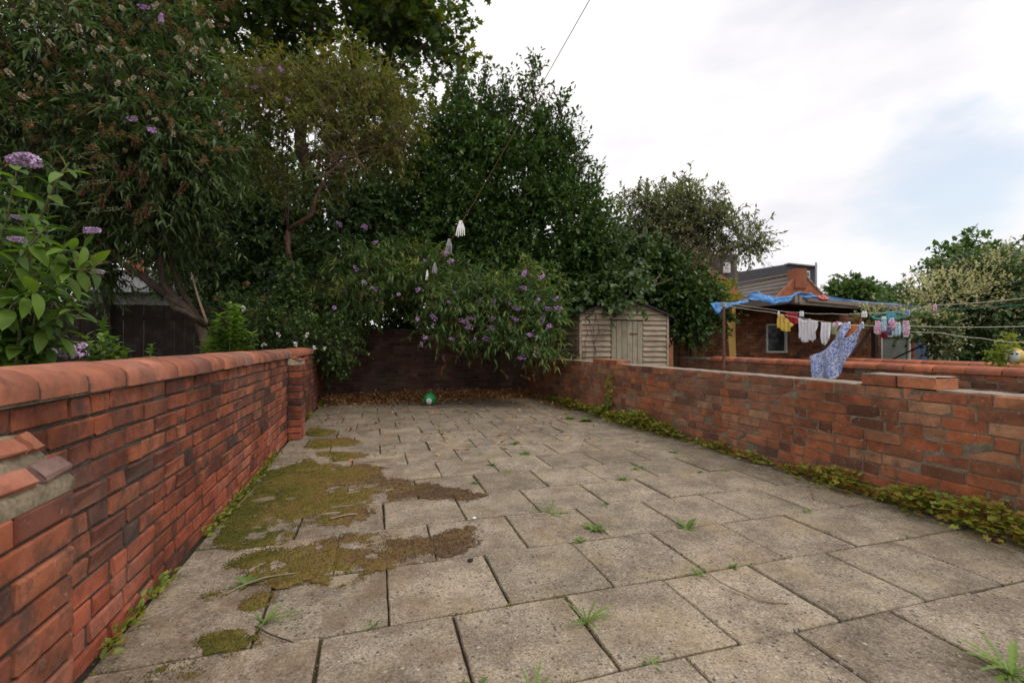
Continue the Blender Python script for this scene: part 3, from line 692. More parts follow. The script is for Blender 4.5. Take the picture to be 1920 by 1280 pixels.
MB().box(((D1[0] + D1[1]) / 2, YO + .03, .67), (D1[1] - D1[0], .05, 1.34)).build('door', M['blue_door'], ob)
MB().box((13.36 - .005, YO + 1.2, .98), (.01, 2.4, 1.96)).build('end_wall', M['brick_r'], ob)
# lean-to
p_c = atY(1481, 556, 6.5); p_r = atY(1742, 577, 6.5); zc, zr = p_c.z, p_r.z
lt_ = thing('lean_to_roof', 'sagging timber lean-to roof with grey fascia boards and a dark underside', 'lean-to', (p_c.x, 6.5, 0))
def quadbox(a, b, c, d, th):
    V = [Vector(q) for q in (a, b, c, d)]; W_ = [v - Vector((0, 0, th)) for v in V]
    return MB().add(V + W_, [(0, 1, 2, 3), (4, 7, 6, 5), (0, 4, 5, 1), (1, 5, 6, 2), (2, 6, 7, 3), (3, 7, 4, 0)])
quadbox((p_c.x, 6.5, zc), (p_r.x, 6.5, zr), (p_r.x, YO + .3, zr + .12), (p_c.x - .1, YO + .3, zc + .05), .05).build('roof_deck', M['darkwood'], lt_)
def slat(a, b, hh, th, mat, name, up=0):
    a, b = Vector(a), Vector(b); n_ = Vector((0, 0, 1)).cross((b - a).normalized()) * th
    V = [a, b, b + n_, a + n_]; V += [v - Vector((0, 0, hh)) for v in V]
    return MB().add(V, [(0, 1, 2, 3), (4, 7, 6, 5), (0, 4, 5, 1), (1, 5, 6, 2), (2, 6, 7, 3), (3, 7, 4, 0)]).build(name, mat, lt_)
mid = Vector((p_c.x, 6.5, zc)).lerp(Vector((p_r.x, 6.5, zr)), .45)
slat((p_c.x, 6.48, zc - .004), tuple(mid + Vector((0, -.02, -.004))), .13, -.04, M['fascia'], 'fascia_board')
slat(tuple(mid + Vector((0, -.022, -.0))), (p_r.x, 6.478, zr - .01), .12, -.04, M['fascia'], 'fascia_board')
slat((p_c.x + .3, 6.43, zc - .05), (p_r.x - .2, 6.43, zr - .085), .03, -.03, M['fascia'], 'fascia_strip')
slat((p_c.x - .09, YO, zc - .02), (p_c.x - .02, 6.5, zc - .004), .12, .04, M['fascia'], 'fascia_board')
for i in range(6):
    x = p_c.x + .35 + i * .6; s = (x - p_c.x) / (p_r.x - p_c.x); z = zc + (zr - zc) * s - .055
    quadbox((x, 6.56, z), (x + .05, 6.56, z), (x + .05, YO - .01, z + .09), (x, YO - .01, z + .09), .08).build('rafter', M['darkwood'], lt_)
for k in (0, 1): MB().box((p_c.x + .03 + k * .10, 6.45, zc - .05), (.07, .12, .13)).build('beam_end', M['fascia'], lt_)
a = atY(1365, 568, 7.9)
MB().box((atY(1373, 600, 7.7).x, 7.7, (zc - .1) / 2), (.085, .085, zc - .1)).build('post', M['timber_y'], lt_)
MB().box((atY(1640, 600, 6.7).x, 6.7, .85), (.08, .08, 1.7)).build('post', M['darkwood'], lt_)
bx0 = atY(1600, 665, 6.7); bx1 = atY(1638, 610, 6.7)
MB().tube([bx0, bx1], .03, 4).build('brace', M['darkwood'], lt_)
# leaning planks
for i, (p0, p1) in enumerate((((1377, 668), (1366, 603)), ((1383, 668), (1371, 596)))):
    b0, b1 = atY(*p0, 7.45 + i * .06), atY(*p1, 7.6 + i * .06); b0.z = .0; d_ = b1 - b0
    o = link('plank', MB().box((0, 0, d_.length / 2), (.09, .02, d_.length)).mesh('plank', M['timber_y'], bevel=.003), None, b0, d_.to_track_quat('Z', 'Y').to_euler())
    tag(o, ['shorter yellow plank leaning by the lean-to post', 'taller yellow plank leaning by the lean-to post'][i], 'plank', 'yellow planks leaning by the lean-to')
# blue tarps
def crumple(name, label, pts_top, pts_bot, Y, mat, cat, amp=.05, seed=1, nz_=8, off=.0):
    """a folded sheet between an upper and a lower outline (pixels at world depth Y)"""
    rg = np.random.RandomState(seed); n = 40; V = []
    def lerp_poly(P, s):
        xs = np.array([p[0] for p in P], float); d = np.linspace(0, 1, len(P)); return np.interp(s, d, xs), np.interp(s, d, [p[1] for p in P])
    for i in range(n + 1):
        s = i / n; a = lerp_poly(pts_top, s); b = lerp_poly(pts_bot, s)
        for j in range(nz_ + 1):
            q = j / nz_; p_ = atY(a[0] + (b[0] - a[0]) * q, a[1] + (b[1] - a[1]) * q, Y)
            w_ = vnoise(np.array([[s * 9, q * 2.2, seed]]), 1.0, seed)[0] - .5
            p_.y += w_ * amp * 2 + off + .06 * (1 - q); p_.z += (vnoise(np.array([[s * 14, q * 3, seed]]), 1., seed + 4)[0] - .5) * amp * .5; V.append(p_)
    Fc = [(i * (nz_ + 1) + j, (i + 1) * (nz_ + 1) + j, (i + 1) * (nz_ + 1) + j + 1, i * (nz_ + 1) + j + 1) for i in range(n) for j in range(nz_)]
    c0 = V[0].copy(); o = link(name, MB().add(V, Fc).mesh(name, mat, c0, smooth=True), None, c0)
    md = o.modifiers.new('thickness', 'SOLIDIFY'); md.thickness = .006; return tag(o, label, cat)
crumple('tarp', 'crumpled bright blue tarp spilling over the lean-to corner', [(1406, 552), (1420, 546), (1440, 549), (1458, 556), (1480, 553), (1500, 547), (1525, 549), (1545, 556)], [(1408, 561), (1425, 563), (1440, 568), (1452, 572), (1472, 566), (1492, 556), (1520, 558), (1545, 560)], 6.44, M['tarp'], 'tarp', .12, 2)
crumple('tarp', 'thin strip of blue tarp lying flat along the right of the roof edge', [(1545, 554), (1600, 562), (1650, 567), (1700, 570), (1738, 574)], [(1545, 562), (1600, 567), (1650, 572), (1700, 575), (1738, 578)], 6.46, M['tarp'], 'tarp', .025, 3)
crumple('tarp', 'ragged blue tarp scrap hanging at the clothes post', [(1336, 568), (1350, 566), (1372, 566), (1404, 562)], [(1343, 592), (1352, 582), (1366, 576), (1404, 566)], 7.0, M['tarp'], 'tarp', .06, 5)
crumple('plastic_bag', 'small red plastic bag lying on the tarp', [(1540, 555), (1548, 551), (1556, 556)], [(1540, 560), (1548, 561), (1557, 560)], 6.40, plain('red_plastic', (.75, .16, .10), .4), 'bag', .03, 6)

# ------------------------------------------------------------------ washing lines and laundry
XA, XB = 5.25, 5.62
pb = atX(1357, 660, XA); post = thing('clothes_post', 'thin rusty brown pole holding the washing lines beside the tarp', 'post', (pb.x, pb.y, 0))
MB().tube([(pb.x, pb.y, -.05), (pb.x, pb.y, 1.68)], .022, 8).build('pole', M['rust'], post)
for k in range(3): MB().tube([Vector((pb.x, pb.y, 1.60 + .025 * k)) + Vector((math.cos(th), math.sin(th), .1 * math.sin(th * 2))) * .032 for th in np.linspace(0, 6.28, 9)], .007, 5).build('rope_knot', M['line'], post)
def wash(name, label, P, X, mat, r=.0035):
    pts = [atX(px, py, X + (dx if len(q) else 0)) for (px, py, *q) in P for dx in [q[0] if q else 0]]
    c0 = pts[0].copy(); fine = []
    for a, b in zip(pts, pts[1:]):
        for k in range(4): fine.append(a.lerp(b, k / 4) - Vector((0, 0, .01 * math.sin(math.pi * k / 4))))
    fine.append(pts[-1])
    return tag(link(name, MB().tube([p - c0 for p in fine], r, 5).mesh(name, mat), None, c0), label, 'washing line', 'washing lines across the neighbouring yards')
post_top = (1358, 575)
wash('washing_line', 'upper washing line carrying the yellow top and white vests', [(1358, 566), (1445, 580), (1500, 586), (1560, 588), (1620, 587), (1690, 582), (1752, 572), (1920, 559), (2300, 530)], XB, M['line'])
wash('washing_line', 'middle washing line from which the large blue floral cloth blows', [(1358, 572), (1445, 585), (1558, 605), (1623, 610), (1700, 611), (1920, 612), (2300, 612)], XA, M['line'])
wash('washing_line', 'lowest slack washing line in front of the leafy vine', [(1640, 616), (1765, 624), (1840, 634), (1920, 642), (2300, 672)], XA + .5, M['line'])
wash('washing_line', 'green plastic washing line above the flowering vine', [(1690, 586), (1752, 580), (1920, 571), (2300, 545)], XB + .6, M['line_g'])
def garment(name, label, outline, X, mat, cat, fold=.02, folds=5, group=None, seed=0, cuts=3, parent=None):
    bm = bmesh.new(); W_ = [atX(px, py, X) for px, py in outline]; c0 = sum(W_, Vector()) / len(W_)
    top = max(W_, key=lambda q: q.z); bm.faces.new([bm.verts.new(p - c0) for p in W_])
    bmesh.ops.triangulate(bm, faces=bm.faces)
    for _ in range(2): bmesh.ops.subdivide_edges(bm, edges=list(bm.edges), cuts=cuts if _ == 0 else 1, use_grid_fill=True)
    z1 = max(v.co.z for v in bm.verts); z0 = min(v.co.z for v in bm.verts); yr = max(v.co.y for v in bm.verts) - min(v.co.y for v in bm.verts)
    for v in bm.verts:
        q = (z1 - v.co.z) / (z1 - z0 + 1e-6); ph = v.co.y / yr * folds * 2 * math.pi + q * 2 + seed
        v.co.x += fold * (.25 + q) * math.sin(ph) + fold * 1.5 * (vnoise(np.array([[v.co.y * 9, v.co.z * 7, seed]]))[0] - .5)
    for f in bm.faces: f.smooth = True
    me = bpy.data.meshes.new(name); bm.to_mesh(me); bm.free(); me.materials.append(mat)
    o = link(name, me, parent, c0 - (parent.location if parent else Vector())); md = o.modifiers.new('thickness', 'SOLIDIFY'); md.thickness = .004
    return tag(o, label, cat, group) if label else o
garment('top', 'yellow cotton top pegged at the left of the laundry', [(1459, 588), (1468, 589), (1474, 596), (1487, 609), (1483, 614), (1478, 613), (1479, 621), (1470, 622), (1465, 617), (1456, 613), (1458, 600)], XB - .01, M['c_yellow'], 'top', .02, 4)
garment('shirt', 'dark red cloth hanging behind the yellow top', [(1474, 584), (1495, 588), (1496, 606), (1488, 610), (1478, 602)], XB + .12, M['c_red'], 'shirt', .02, 3, seed=2)
garment('vest', 'white vest, first of the white ones beside the yellow top', [(1497, 596), (1507, 600), (1515, 600), (1516, 620), (1518, 636), (1515, 641), (1507, 642), (1503, 636), (1496, 632), (1497, 615)], XB - .01, M['c_white'], 'vest', .015, 4, 'white vests on the upper line', 1)
garment('vest', 'white vest in the middle of the three hanging together', [(1517, 597), (1526, 601), (1535, 602), (1531, 618), (1529, 632), (1523, 642), (1518, 636), (1517, 615)], XB - .02, M['c_white'], 'vest', .015, 3, 'white vests on the upper line', 3)
garment('vest', 'long narrow white vest nearest the blue floral cloth', [(1539, 604), (1548, 605), (1557, 604), (1555, 620), (1556, 636), (1551, 640), (1549, 648), (1544, 646), (1538, 636), (1540, 620)], XB - .01, M['c_white'], 'vest', .015, 3, 'white vests on the upper line', 4)
garment('cloth', 'small sage green cloth partly behind the blue floral cloth', [(1559, 606), (1572, 612), (1568, 628), (1558, 626)], XB + .05, M['c_green'], 'cloth', .01, 3)
garment('cloth', 'small white patterned cloth bunched on the line beside the floral cloth', [(1560, 606), (1570, 602), (1580, 606), (1576, 611), (1562, 612)], XA, M['c_pink'], 'cloth', .02, 2)
garment('floral_cloth', 'large blue and white floral cloth billowing from the washing line', [(1583, 604), (1592, 607), (1590, 622), (1584, 636), (1600, 624), (1612, 612), (1617, 605), (1622, 609), (1612, 628), (1600, 648), (1590, 668), (1580, 690), (1570, 705), (1558, 719), (1528, 719), (1535, 706), (1524, 685), (1520, 668), (1535, 662), (1551, 654), (1562, 638), (1574, 618)], XA - .03, M['c_blue'], 'cloth', .035, 3.2, cuts=4)
garment('garment', 'ribbed orange garment pegged inside the fold of the floral cloth', [(1591, 608), (1613, 609), (1606, 622), (1600, 632), (1590, 637), (1587, 628), (1590, 618)], XA + .04, M['c_orange'], 'garment', .02, 7)
# hanger with small clothes
hg = thing('peg_hanger', 'teal plastic hanger crowded with small pink and aqua clothes', 'hanger', atX(1668, 588, XB))
hc = atX(1668, 592, XB)
MB().tube([hc + Vector((0, math.cos(t_) * .19, math.sin(t_) * .035)) for t_ in np.linspace(0, 6.28, 13)], .008, 5).build('ring', M['c_teal'], hg)
MB().tube([hc + Vector((0, 0, .035)), hc + Vector((0, .01, .075)), hc + Vector((0, -.012, .09))], .004, 5).build('hook', M['c_teal'], hg)
for i, (x0, y0, x1, y1, mt) in enumerate(((1640, 601, 1652, 628, 'c_pink'), (1651, 593, 1662, 622, 'c_aqua'), (1659, 604, 1668, 628, 'c_purple'), (1667, 596, 1678, 618, 'c_pink'), (1672, 604, 1690, 631, 'c_aqua'), (1691, 601, 1706, 629, 'c_pink'), (1653, 618, 1664, 635, 'c_red'), (1660, 588, 1682, 602, 'c_teal'))):
    o = garment('baby_garment', ['pink print baby vest at the left of the teal hanger', 'aqua print sock in the hanger\'s middle left', 'purple baby cloth on the teal hanger', 'pale pink baby hat on the teal hanger', 'aqua print baby top on the teal hanger', 'pink baby sleeve at the right end of the teal hanger', 'dark red mitten hanging lowest on the teal hanger', 'teal baby top over the hanger\'s middle'][i],
                [(x0 + 2, y0), (x1 - 2, y0), (x1, y0 + (y1 - y0) * .5), (x1 - 1, y1 - 2), ((x0 + x1) / 2, y1), (x0, y1 - 3), (x0 - 1, y0 + (y1 - y0) * .5)], XB - .10 + .03 * i, M[mt], 'baby garment', .015, 3, 'small clothes on the teal hanger', seed=i, cuts=2)
def peg(loc, mat, label, l=.07, r=.004, rot=0, group='pegs on the washing lines', name='clothes_peg'):
    p = thing(name, label, 'peg', loc, rot, group)
    for s in (-1, 1): link('prong', MB().tube([(0, s * .003, 0), (0, s * .007, -l * .45), (0, s * .011, -l)], [r, r * 1.2, r * .8], 5).mesh('prong', mat), p)
    return p
pk = [(1460, 583, XB, 'peg_w', 'white peg holding the yellow top'), (1501, 583, XB, 'peg_w', 'white peg above the first white vest'), (1505, 583, XB, 'peg_w', 'white peg beside another above the first white vest'), (1618, 583, XB, 'peg_w', 'white peg at left of the bunch over the floral cloth'), (1623, 583, XB, 'peg_w', 'white peg at right of the bunch over the floral cloth'),
      (1592, 603, XA, 'peg_w', 'pale peg at the left end of the orange garment'), (1617, 603, XA, 'peg_w', 'pale peg at the right end of the orange garment'), (1703, 579, XB, 'c_blue', 'blue white peg right of the teal hanger'), (1753, 569, XB, 'c_pink', 'lone pink peg on the line before the vine')]
for px, py, X, mt, lb in pk: peg(atX(px, py, X), M[mt], lb, .075, .008)
# the rope overhead with bunches of pegs
ra, rbk = at(1105, 0, 3.2), at(792, 536, 7.5)
rp = [ra + (ra - rbk) * .5] + [ra.lerp(rbk, k / 12) - Vector((0, 0, .05 * math.sin(math.pi * k / 12))) for k in range(13)]
c0 = rp[0].copy(); tag(link('rope', MB().tube([p - c0 for p in rp], [.003] * 7 + [.004] * 7, 5).mesh('rope', M['rope']), None, c0), 'brown rope slanting down from overhead into the buddleia with pegs on it', 'rope')
def peg_bunch(px, py, n, mat, label, l):
    k = (px - 1105) / (792 - 1105); t_ = 1 / ((1 - k) / 3.2 + k / 7.5)
    p = thing('peg_bunch', label, 'pegs', at(px, py, t_), 0, 'peg bunches along the slanting rope'); rg = np.random.RandomState(int(px))
    for i in range(n):
        dx = (i - (n - 1) / 2) * .016; e = Vector((dx * 1.6 - .01, rg.normal() * .01, -l * (.85 + .2 * rg.rand())))
        link('clothes_peg', MB().tube([(dx * .3, 0, .01), (dx * 1.2, 0, -l * .4), e], [.007, .010, .006], 5).mesh('clothes_peg', mat), p)
peg_bunch(864, 415, 5, M['peg_w'], 'largest bunch of bright white pegs high on the slanting rope', .20)
peg_bunch(842, 449, 4, M['peg_g'], 'bunch of smoky grey pegs below the large white bunch', .19)
peg_bunch(815, 494, 3, M['peg_g'], 'pair of grey pegs just above the lowest white ones', .15)
peg_bunch(801, 507, 2, M['peg_w'], 'small white pegs at the lowest end of the rope', .16)

# ------------------------------------------------------------------ far houses
fh_brick = brick_mat('far_brick', [(0, (.34, .12, .065)), (.5, (.45, .16, .08)), (1, (.50, .2, .11))], .35)
m = NT('roof_tile_rows'); p = m.pos(); wv = m.n('ShaderNodeTexWave'); wv.wave_type = 'BANDS'; wv.bands_direction = 'Z'; wv.inputs['Scale'].default_value = 1.15; wv.inputs['Distortion'].default_value = .3; m.l(p, wv.inputs['Vector'])
m.col(m.mix(m.mr(wv.outputs['Fac'], .1, .5), (.055, .045, .04), m.ramp(m.noise(p, 3, 5), [(.3, (.12, .095, .08)), (.7, (.19, .155, .13))]))); m.bump(wv.outputs['Fac'], .8, .05); M['tiles'] = m.m
M['slate'] = plain('dark_slate_cladding', (.07, .065, .08), .7, .2, 3)
def house(name, label, loc): return thing(name, label, 'house', loc)
def solid(parent, name, front, back, mat, par2=None):
    n = len(front); V = [Vector(p) for p in front] + [Vector(p) for p in back]
    Fc = [tuple(range(n)), tuple(range(n, 2 * n))[::-1]] + [(i, (i + 1) % n, n + (i + 1) % n, n + i) for i in range(n)]
    return MB().add(V, Fc).build(name, mat, parent)
T1 = 26
g = lambda px, py, t=T1: at(px, py, t)
h1 = house('brick_house', 'distant brick gable house with chimney and long tiled roof behind the lean-to', (g(1515, 560).x, g(1515, 560).y, 0))
dv = Vector((-.35, .94, 0))  # how the roof runs away
def gz(px, py, t=T1, z=None): q = g(px, py, t); return Vector((q.x, q.y, q.z if z is None else z))
gb = [gz(1440, 575, z=0), gz(1548, 575, z=0), gz(1548, 562), gz(1503, 512), gz(1455, 562)]
gb = [gz(1452, 562, z=0), gz(1552, 562, z=0), gz(1552, 562), gz(1503, 510), gz(1452, 562)]
solid(h1, 'wall', gb, [p + Vector((.3, .95, 0)) * .3 for p in gb], fh_brick)
solid(h1, 'chimney', [gz(1492, 540, 25.9), gz(1513, 540, 25.9), gz(1513, 503, 25.9), gz(1492, 503, 25.9)], [p + Vector((.3, .95, 0)) * .8 for p in (gz(1492, 540, 25.9), gz(1513, 540, 25.9), gz(1513, 503, 25.9), gz(1492, 503, 25.9))], fh_brick)
rf = [gz(1452, 564), gz(1503, 512), gz(1368, 536, 33), gz(1330, 575, 31)]
solid(h1, 'roof', rf, [p + Vector((.05, .1, -.15)) for p in rf], M['tiles'])
rf2 = [gz(1503, 509.5, 25.95), gz(1557, 567, 25.95), gz(1557, 563, 26.3), gz(1503, 505.5, 26.3)]
solid(h1, 'verge', rf2, [p + Vector((.1, .3, 0)) for p in rf2], M['tiles'])
MB().tube([gz(1503, 510, 26), gz(1368, 534, 33)], .07, 5).build('ridge', M['fascia'], h1)
h2 = house('dormer_house', 'dark slate clad box dormer with white window behind the gable chimney', (g(1450, 520, 36).x, g(1450, 520, 36).y, 0))
T2 = 34
dm = [gz(1484, 560, T2, 0), gz(1530, 560, T2, 0), gz(1530, 499, T2), gz(1482, 494, T2)]
dmb = [gz(1355, 560, 44, 0), gz(1420, 560, 44, 0), gz(1420, 512, 44), gz(1352, 515, 44)]
solid(h2, 'dormer', dm, dmb, M['slate'])
fr = [gz(1479, 492.5, T2 - .2), gz(1533, 498, T2 - .2), gz(1533, 500.5, T2 - .2), gz(1479, 495, T2 - .2)]
solid(h2, 'roof_trim', fr, [p + Vector((.2, .6, 0)) for p in fr], M['fascia'])
wf = [gz(1509, 528, T2 - .1), gz(1519, 528, T2 - .1), gz(1519, 508, T2 - .1), gz(1509, 507, T2 - .1)]
wn = solid(h2, 'window', wf, [p + Vector((.02, .08, 0)) for p in wf], M['white_pvc'])
pf = [gz(1510.5, 518, T2 - .13), gz(1517.5, 518, T2 - .13), gz(1517.5, 510, T2 - .13), gz(1510.5, 509.5, T2 - .13)]
mb_ = MB(); mb_.add(pf + [p + Vector((.005, .02, 0)) for p in pf], [(0, 1, 2, 3), (4, 7, 6, 5), (0, 1, 5, 4), (1, 2, 6, 5), (2, 3, 7, 6), (3, 0, 4, 7)])
link('pane', mb_.mesh('pane', M['grey_pane'], h2.location), wn)
MB().tube([gz(1530.5, 545, T2 - .3), gz(1530.5, 492, T2 - .3)], .07, 5).build('soil_pipe', plain('grey_pipe', (.35, .37, .45)), h2)
h3 = house('brick_house', 'brick house mostly behind the olive tree with a grey dormer and white window', (g(1340, 560, 20).x, g(1340, 560, 20).y, 0))
T3 = 20
s3 = [gz(1255, 560, T3, 0), gz(1392, 560, T3, 0), gz(1392, 556, T3), gz(1376, 530, T3), gz(1330, 500, T3), gz(1300, 478, T3), gz(1255, 505, T3)]
solid(h3, 'wall', s3, [p + Vector((.3, .95, 0)) * .4 for p in s3], fh_brick)
d3 = [gz(1318, 540, T3 + .8), gz(1381, 540, T3 + .8), gz(1381, 477, T3 + .8), gz(1318, 474, T3 + .8)]
solid(h3, 'dormer', d3, [p + Vector((-.2, 2.9, 0)) for p in d3], M['slate'])
wf = [gz(1357, 511, T3 + .7), gz(1370, 511, T3 + .7), gz(1370, 492, T3 + .7), gz(1357, 492, T3 + .7)]
solid(h3, 'window', wf, [p + Vector((.02, .07, 0)) for p in wf], M['white_pvc'])
MB().tube([gz(1379.5, 533, T3 + .5), gz(1379.5, 476, T3 + .5)], .06, 5).build('drainpipe', M['fascia'], h3)
h4 = house('brick_house', 'orange brick house with grey roof glimpsed through the branches beyond the dark fence', (g(250, 560, 22).x, g(250, 560, 22).y, 0))
s4 = [gz(150, 560, 22, 0), gz(330, 560, 22, 0), gz(330, 545, 22), gz(150, 545, 22)]; solid(h4, 'wall', s4, [p + Vector((-.2, 6, 0)) for p in s4], plain('grey_render', (.20, .19, .19), .9, .4, 5))
s4 = [gz(145, 547, 21.7), gz(335, 547, 21.7), gz(300, 505, 24), gz(150, 505, 24)]; solid(h4, 'roof', s4, [p + Vector((0, .2, -.1)) for p in s4], plain('grey_roof', (.14, .14, .15), .8, .2, 6))
s4 = [gz(235, 520, 23.5), gz(268, 520, 23.5), gz(266, 478, 23.5), gz(238, 478, 23.5)]; solid(h4, 'chimney', s4, [p + Vector((0, .6, 0)) for p in s4], fh_brick)
hb = house('flat_roofed_house', 'dark flat roofed building edge beyond the shrubs on the skyline', (g(1710, 560, 40).x, g(1710, 560, 40).y, 0))
s5 = [gz(1684, 570, 40, 0), gz(1730, 570, 40, 0), gz(1730, 546, 40), gz(1684, 549, 40)]; solid(hb, 'wall', s5, [p + Vector((.5, 3, 0)) for p in s5], M['slate'])
s5 = [gz(1682, 548.5, 39.8), gz(1732, 545.5, 39.8), gz(1732, 544, 39.8), gz(1682, 547, 39.8)]; solid(hb, 'roof', s5, [p + Vector((.5, 3.6, 0)) for p in s5], M['felt'])

# ------------------------------------------------------------------ dark fence and posts on the left
fn = thing('fence', 'dark close boarded fence under the trees behind the leafy bushes', 'fence', (-4.2, 9.2, 0))
rf_ = np.random.RandomState(81); x = -7.6
while x < -1.15:
    w_ = .145; MB().box((x + w_ / 2, 9.22 + rf_.normal() * .004, .84), (w_ - .008, .02, 1.66 + rf_.normal() * .006)).build('board', M['fence'], fn); x += w_
for x in (-7.4, -5.6, -4.16, -2.3): MB().box((x, 9.16, (2.32 if x == -4.16 else 1.72) / 2), (.11, .10, 2.32 if x == -4.16 else 1.72)).build('post', M['fence'], fn)
for z in (.35, 1.45): MB().box((-4.4, 9.27, z), (6.4, .05, .08)).build('rail', M['fence'], fn)
MB().box((-5.0, 9.16, 2.24), (1.55, .08, .12)).build('top_beam', M['fence'], fn)

# ------------------------------------------------------------------ trees and shrubs
def spike_mesh(name, L, W, mat, rng, n=90):
    """a tapering flower or seed head of many tiny petals clustered round its axis (+X)"""
    a = rng.rand(n) ** .8; th = rng.rand(n) * 6.28; rad = W * .5 * np.sqrt(np.clip(1 - a * .9, 0, 1)) * (.5 + .5 * rng.rand(n))
    P = np.stack([a * L, np.cos(th) * rad, np.sin(th) * rad], 1); D = unit(np.stack([rng.rand(n) * .6, np.cos(th), np.sin(th)], 1))
    s = np.full(n, W * .42); return leafmesh(name, P, D, sphere_dirs(rng, n), s, s * .9, rng.rand(n), mat, T_DIA)
def spikes(parent, rng, pts, meshes, name='flower_spike', up=.3, sz=(1, 1.3), dirs=None):
    for i, p in enumerate(pts):
        d = Vector(dirs[i]) if dirs is not None else Vector((rng.normal(), rng.normal() - .3, up + rng.normal() * .4))
        me = meshes[rng.randint(len(meshes))]; s = sz[0] + (sz[1] - sz[0]) * rng.rand()
        o = link(name, me, parent, Vector(p) - parent.location, d.to_track_quat('X', 'Z').to_euler(), (s, s, s))
def surf_pts(rng, blobs, n, shell=1.0, face=True):
    B = np.array(blobs, float); wgt = B[:, 3] * B[:, 5]; bi = rng.choice(len(B), n, p=wgt / wgt.sum()); d = sphere_dirs(rng, n)
    if face: d[:, 1] = -abs(d[:, 1])
    return B[bi, :3] + d * B[bi, 3:] * shell, d

def add_crown(root, rng, name, mat, T, blobs, stemmat=None, sr=.004, kind=None, **k):
    st = [] if stemmat else None
    P, D, Nn, L, W, ti = crown(rng, blobs, stems=st, **k); o = put(leafmesh(name, P, D, Nn, L, W, ti, mat, T), root, name, kind)
    if stemmat: put(stem_mesh('twigs', st, stemmat, sr), root, 'twigs', 'stuff')
    return o
CR = 'stuff'
# tall maple behind
rg = np.random.RandomState(101)
tr = thing('maple_tree', 'tallest tree at the top of the photo, dark maple with lobed leaves against the sky', 'tree', (at(560, 640, 10.5).x, at(560, 640, 10.5).y, 0))
limb(tr, 'trunk', bend(tr.location, at(560, 250, 10.5), .03, rg), .22, .12, M['bark'])
limb(tr, 'branch', bend(at(560, 300, 10.5), at(820, 60, 10), .05, rg), .10, .02, M['bark'])
limb(tr, 'branch', bend(at(560, 260, 10.5), at(600, -120, 10.5), .04, rg), .12, .04, M['bark'])
limb(tr, 'branch', bend(at(560, 280, 10.5), at(330, 20, 10.5), .05, rg), .10, .02, M['bark'])
bl = [Bl(430, 60, 10.5, 190, 150, 1.8), Bl(620, 20, 10.5, 170, 150, 1.6), Bl(600, -120, 10.5, 260, 170, 1.8), Bl(760, 90, 10.2, 95, 70, .9), Bl(720, 190, 10.3, 80, 60, .8), Bl(845, 75, 10.0, 38, 22, .4), Bl(840, 130, 10.0, 30, 18, .4), Bl(300, -60, 10.5, 200, 150, 1.5), Bl(560, 200, 10.8, 130, 80, 1.0), Bl(800, 190, 10.2, 50, 40, .5), Bl(830, 240, 10.2, 45, 40, .5), Bl(760, 270, 10.3, 60, 50, .6), Bl(860, 150, 10.1, 28, 30, .3), Bl(875, 75, 10.0, 26, 12, .3), Bl(830, 60, 10.0, 40, 30, .4), Bl(700, 30, 10.3, 120, 60, .9), Bl(740, -40, 10.3, 120, 60, .9)]
add_crown(tr, rg, 'crown', M['lf_maple'], T_MAPLE, bl, M['bark'], .004, kind=CR, clumps=560, twigs=12, leaves=7, tlen=.38, L=.125, W=.125, rc=.42, inner=.35, droop=.3, gap=.34)
# thin yellowing tree
rg = np.random.RandomState(102)
tr = thing('buddleia_tree', 'thin yellowing tree with a bare forked red brown stem and many dead twigs', 'tree', (at(545, 700, 7.4).x, at(545, 700, 7.4).y, 0))
t_ = 7.4
limb(tr, 'trunk', [tr.location, at(552, 620, t_), at(541, 560, t_), at(547, 505, t_ + .05), at(539, 465, t_), at(541, 432, t_)], .05, .042, M['bark_red'])
fork = at(540, 432, t_)
limb(tr, 'branch', [fork, at(560, 418, t_ - .1), at(585, 402, t_ - .2), at(592, 370, t_ - .2), at(610, 335, t_ - .2), at(632, 300, t_ - .2), at(640, 265, t_ - .2)], .038, .018, M['bark_red'])
for i in range(9):
    a = at(625 + rg.normal() * 8, 310 + rg.normal() * 10, t_ - .2); limb(tr, 'branch', bend(a, at(520 + i * 32, 190 + abs(i - 4) * 14, t_ - .2 + rg.normal() * .3), .06, rg), .016, .004, M['bark_red'], 5)
limb(tr, 'branch', bend(fork, at(522, 170, t_), .02, rg), .014, .006, M['bark_red'], 5)
limb(tr, 'branch', bend(fork, at(535, 230, t_), .02, rg), .012, .005, M['bark_red'], 5)
tw = MB()
for i in range(70):
    a = at(632 + rg.normal() * 16, 300 + rg.normal() * 18, t_ - .25); b = at(640 + rg.normal() * 55, 285 + rg.normal() * 30, t_ - .35 + rg.normal() * .25)
    tw.tube(bend(a, b, .10, rg, 4), [.004, .003, .003, .002, .0015], 3, False)
tw.build('dead_twigs', M['twig'], tr, kind='stuff')
bl = [Bl(500, 190, t_, 90, 55, .6), Bl(600, 170, t_, 110, 70, .7), Bl(700, 200, t_, 85, 75, .6), Bl(640, 250, t_, 110, 55, .7), Bl(470, 260, t_ + .2, 60, 60, .5), Bl(740, 265, t_, 40, 40, .4), Bl(560, 300, t_ + .3, 100, 60, .5)]
add_crown(tr, rg, 'crown', M['lf_yel'], T_LANCE, bl, M['twig'], .0022, kind=CR, clumps=330, twigs=9, leaves=10, tlen=.28, L=.080, W=.027, rc=.28, inner=.3, droop=.3, gap=.33)
add_crown(tr, rg, 'trunk_ivy', M['lf_ivy'], T_OVAL, [Bl(540, 590, 7.3, 30, 55, .15), Bl(548, 520, 7.35, 14, 35, .12)], None, kind=CR, clumps=60, twigs=7, leaves=6, tlen=.12, L=.06, W=.045, rc=.1, inner=.3, face=.5)
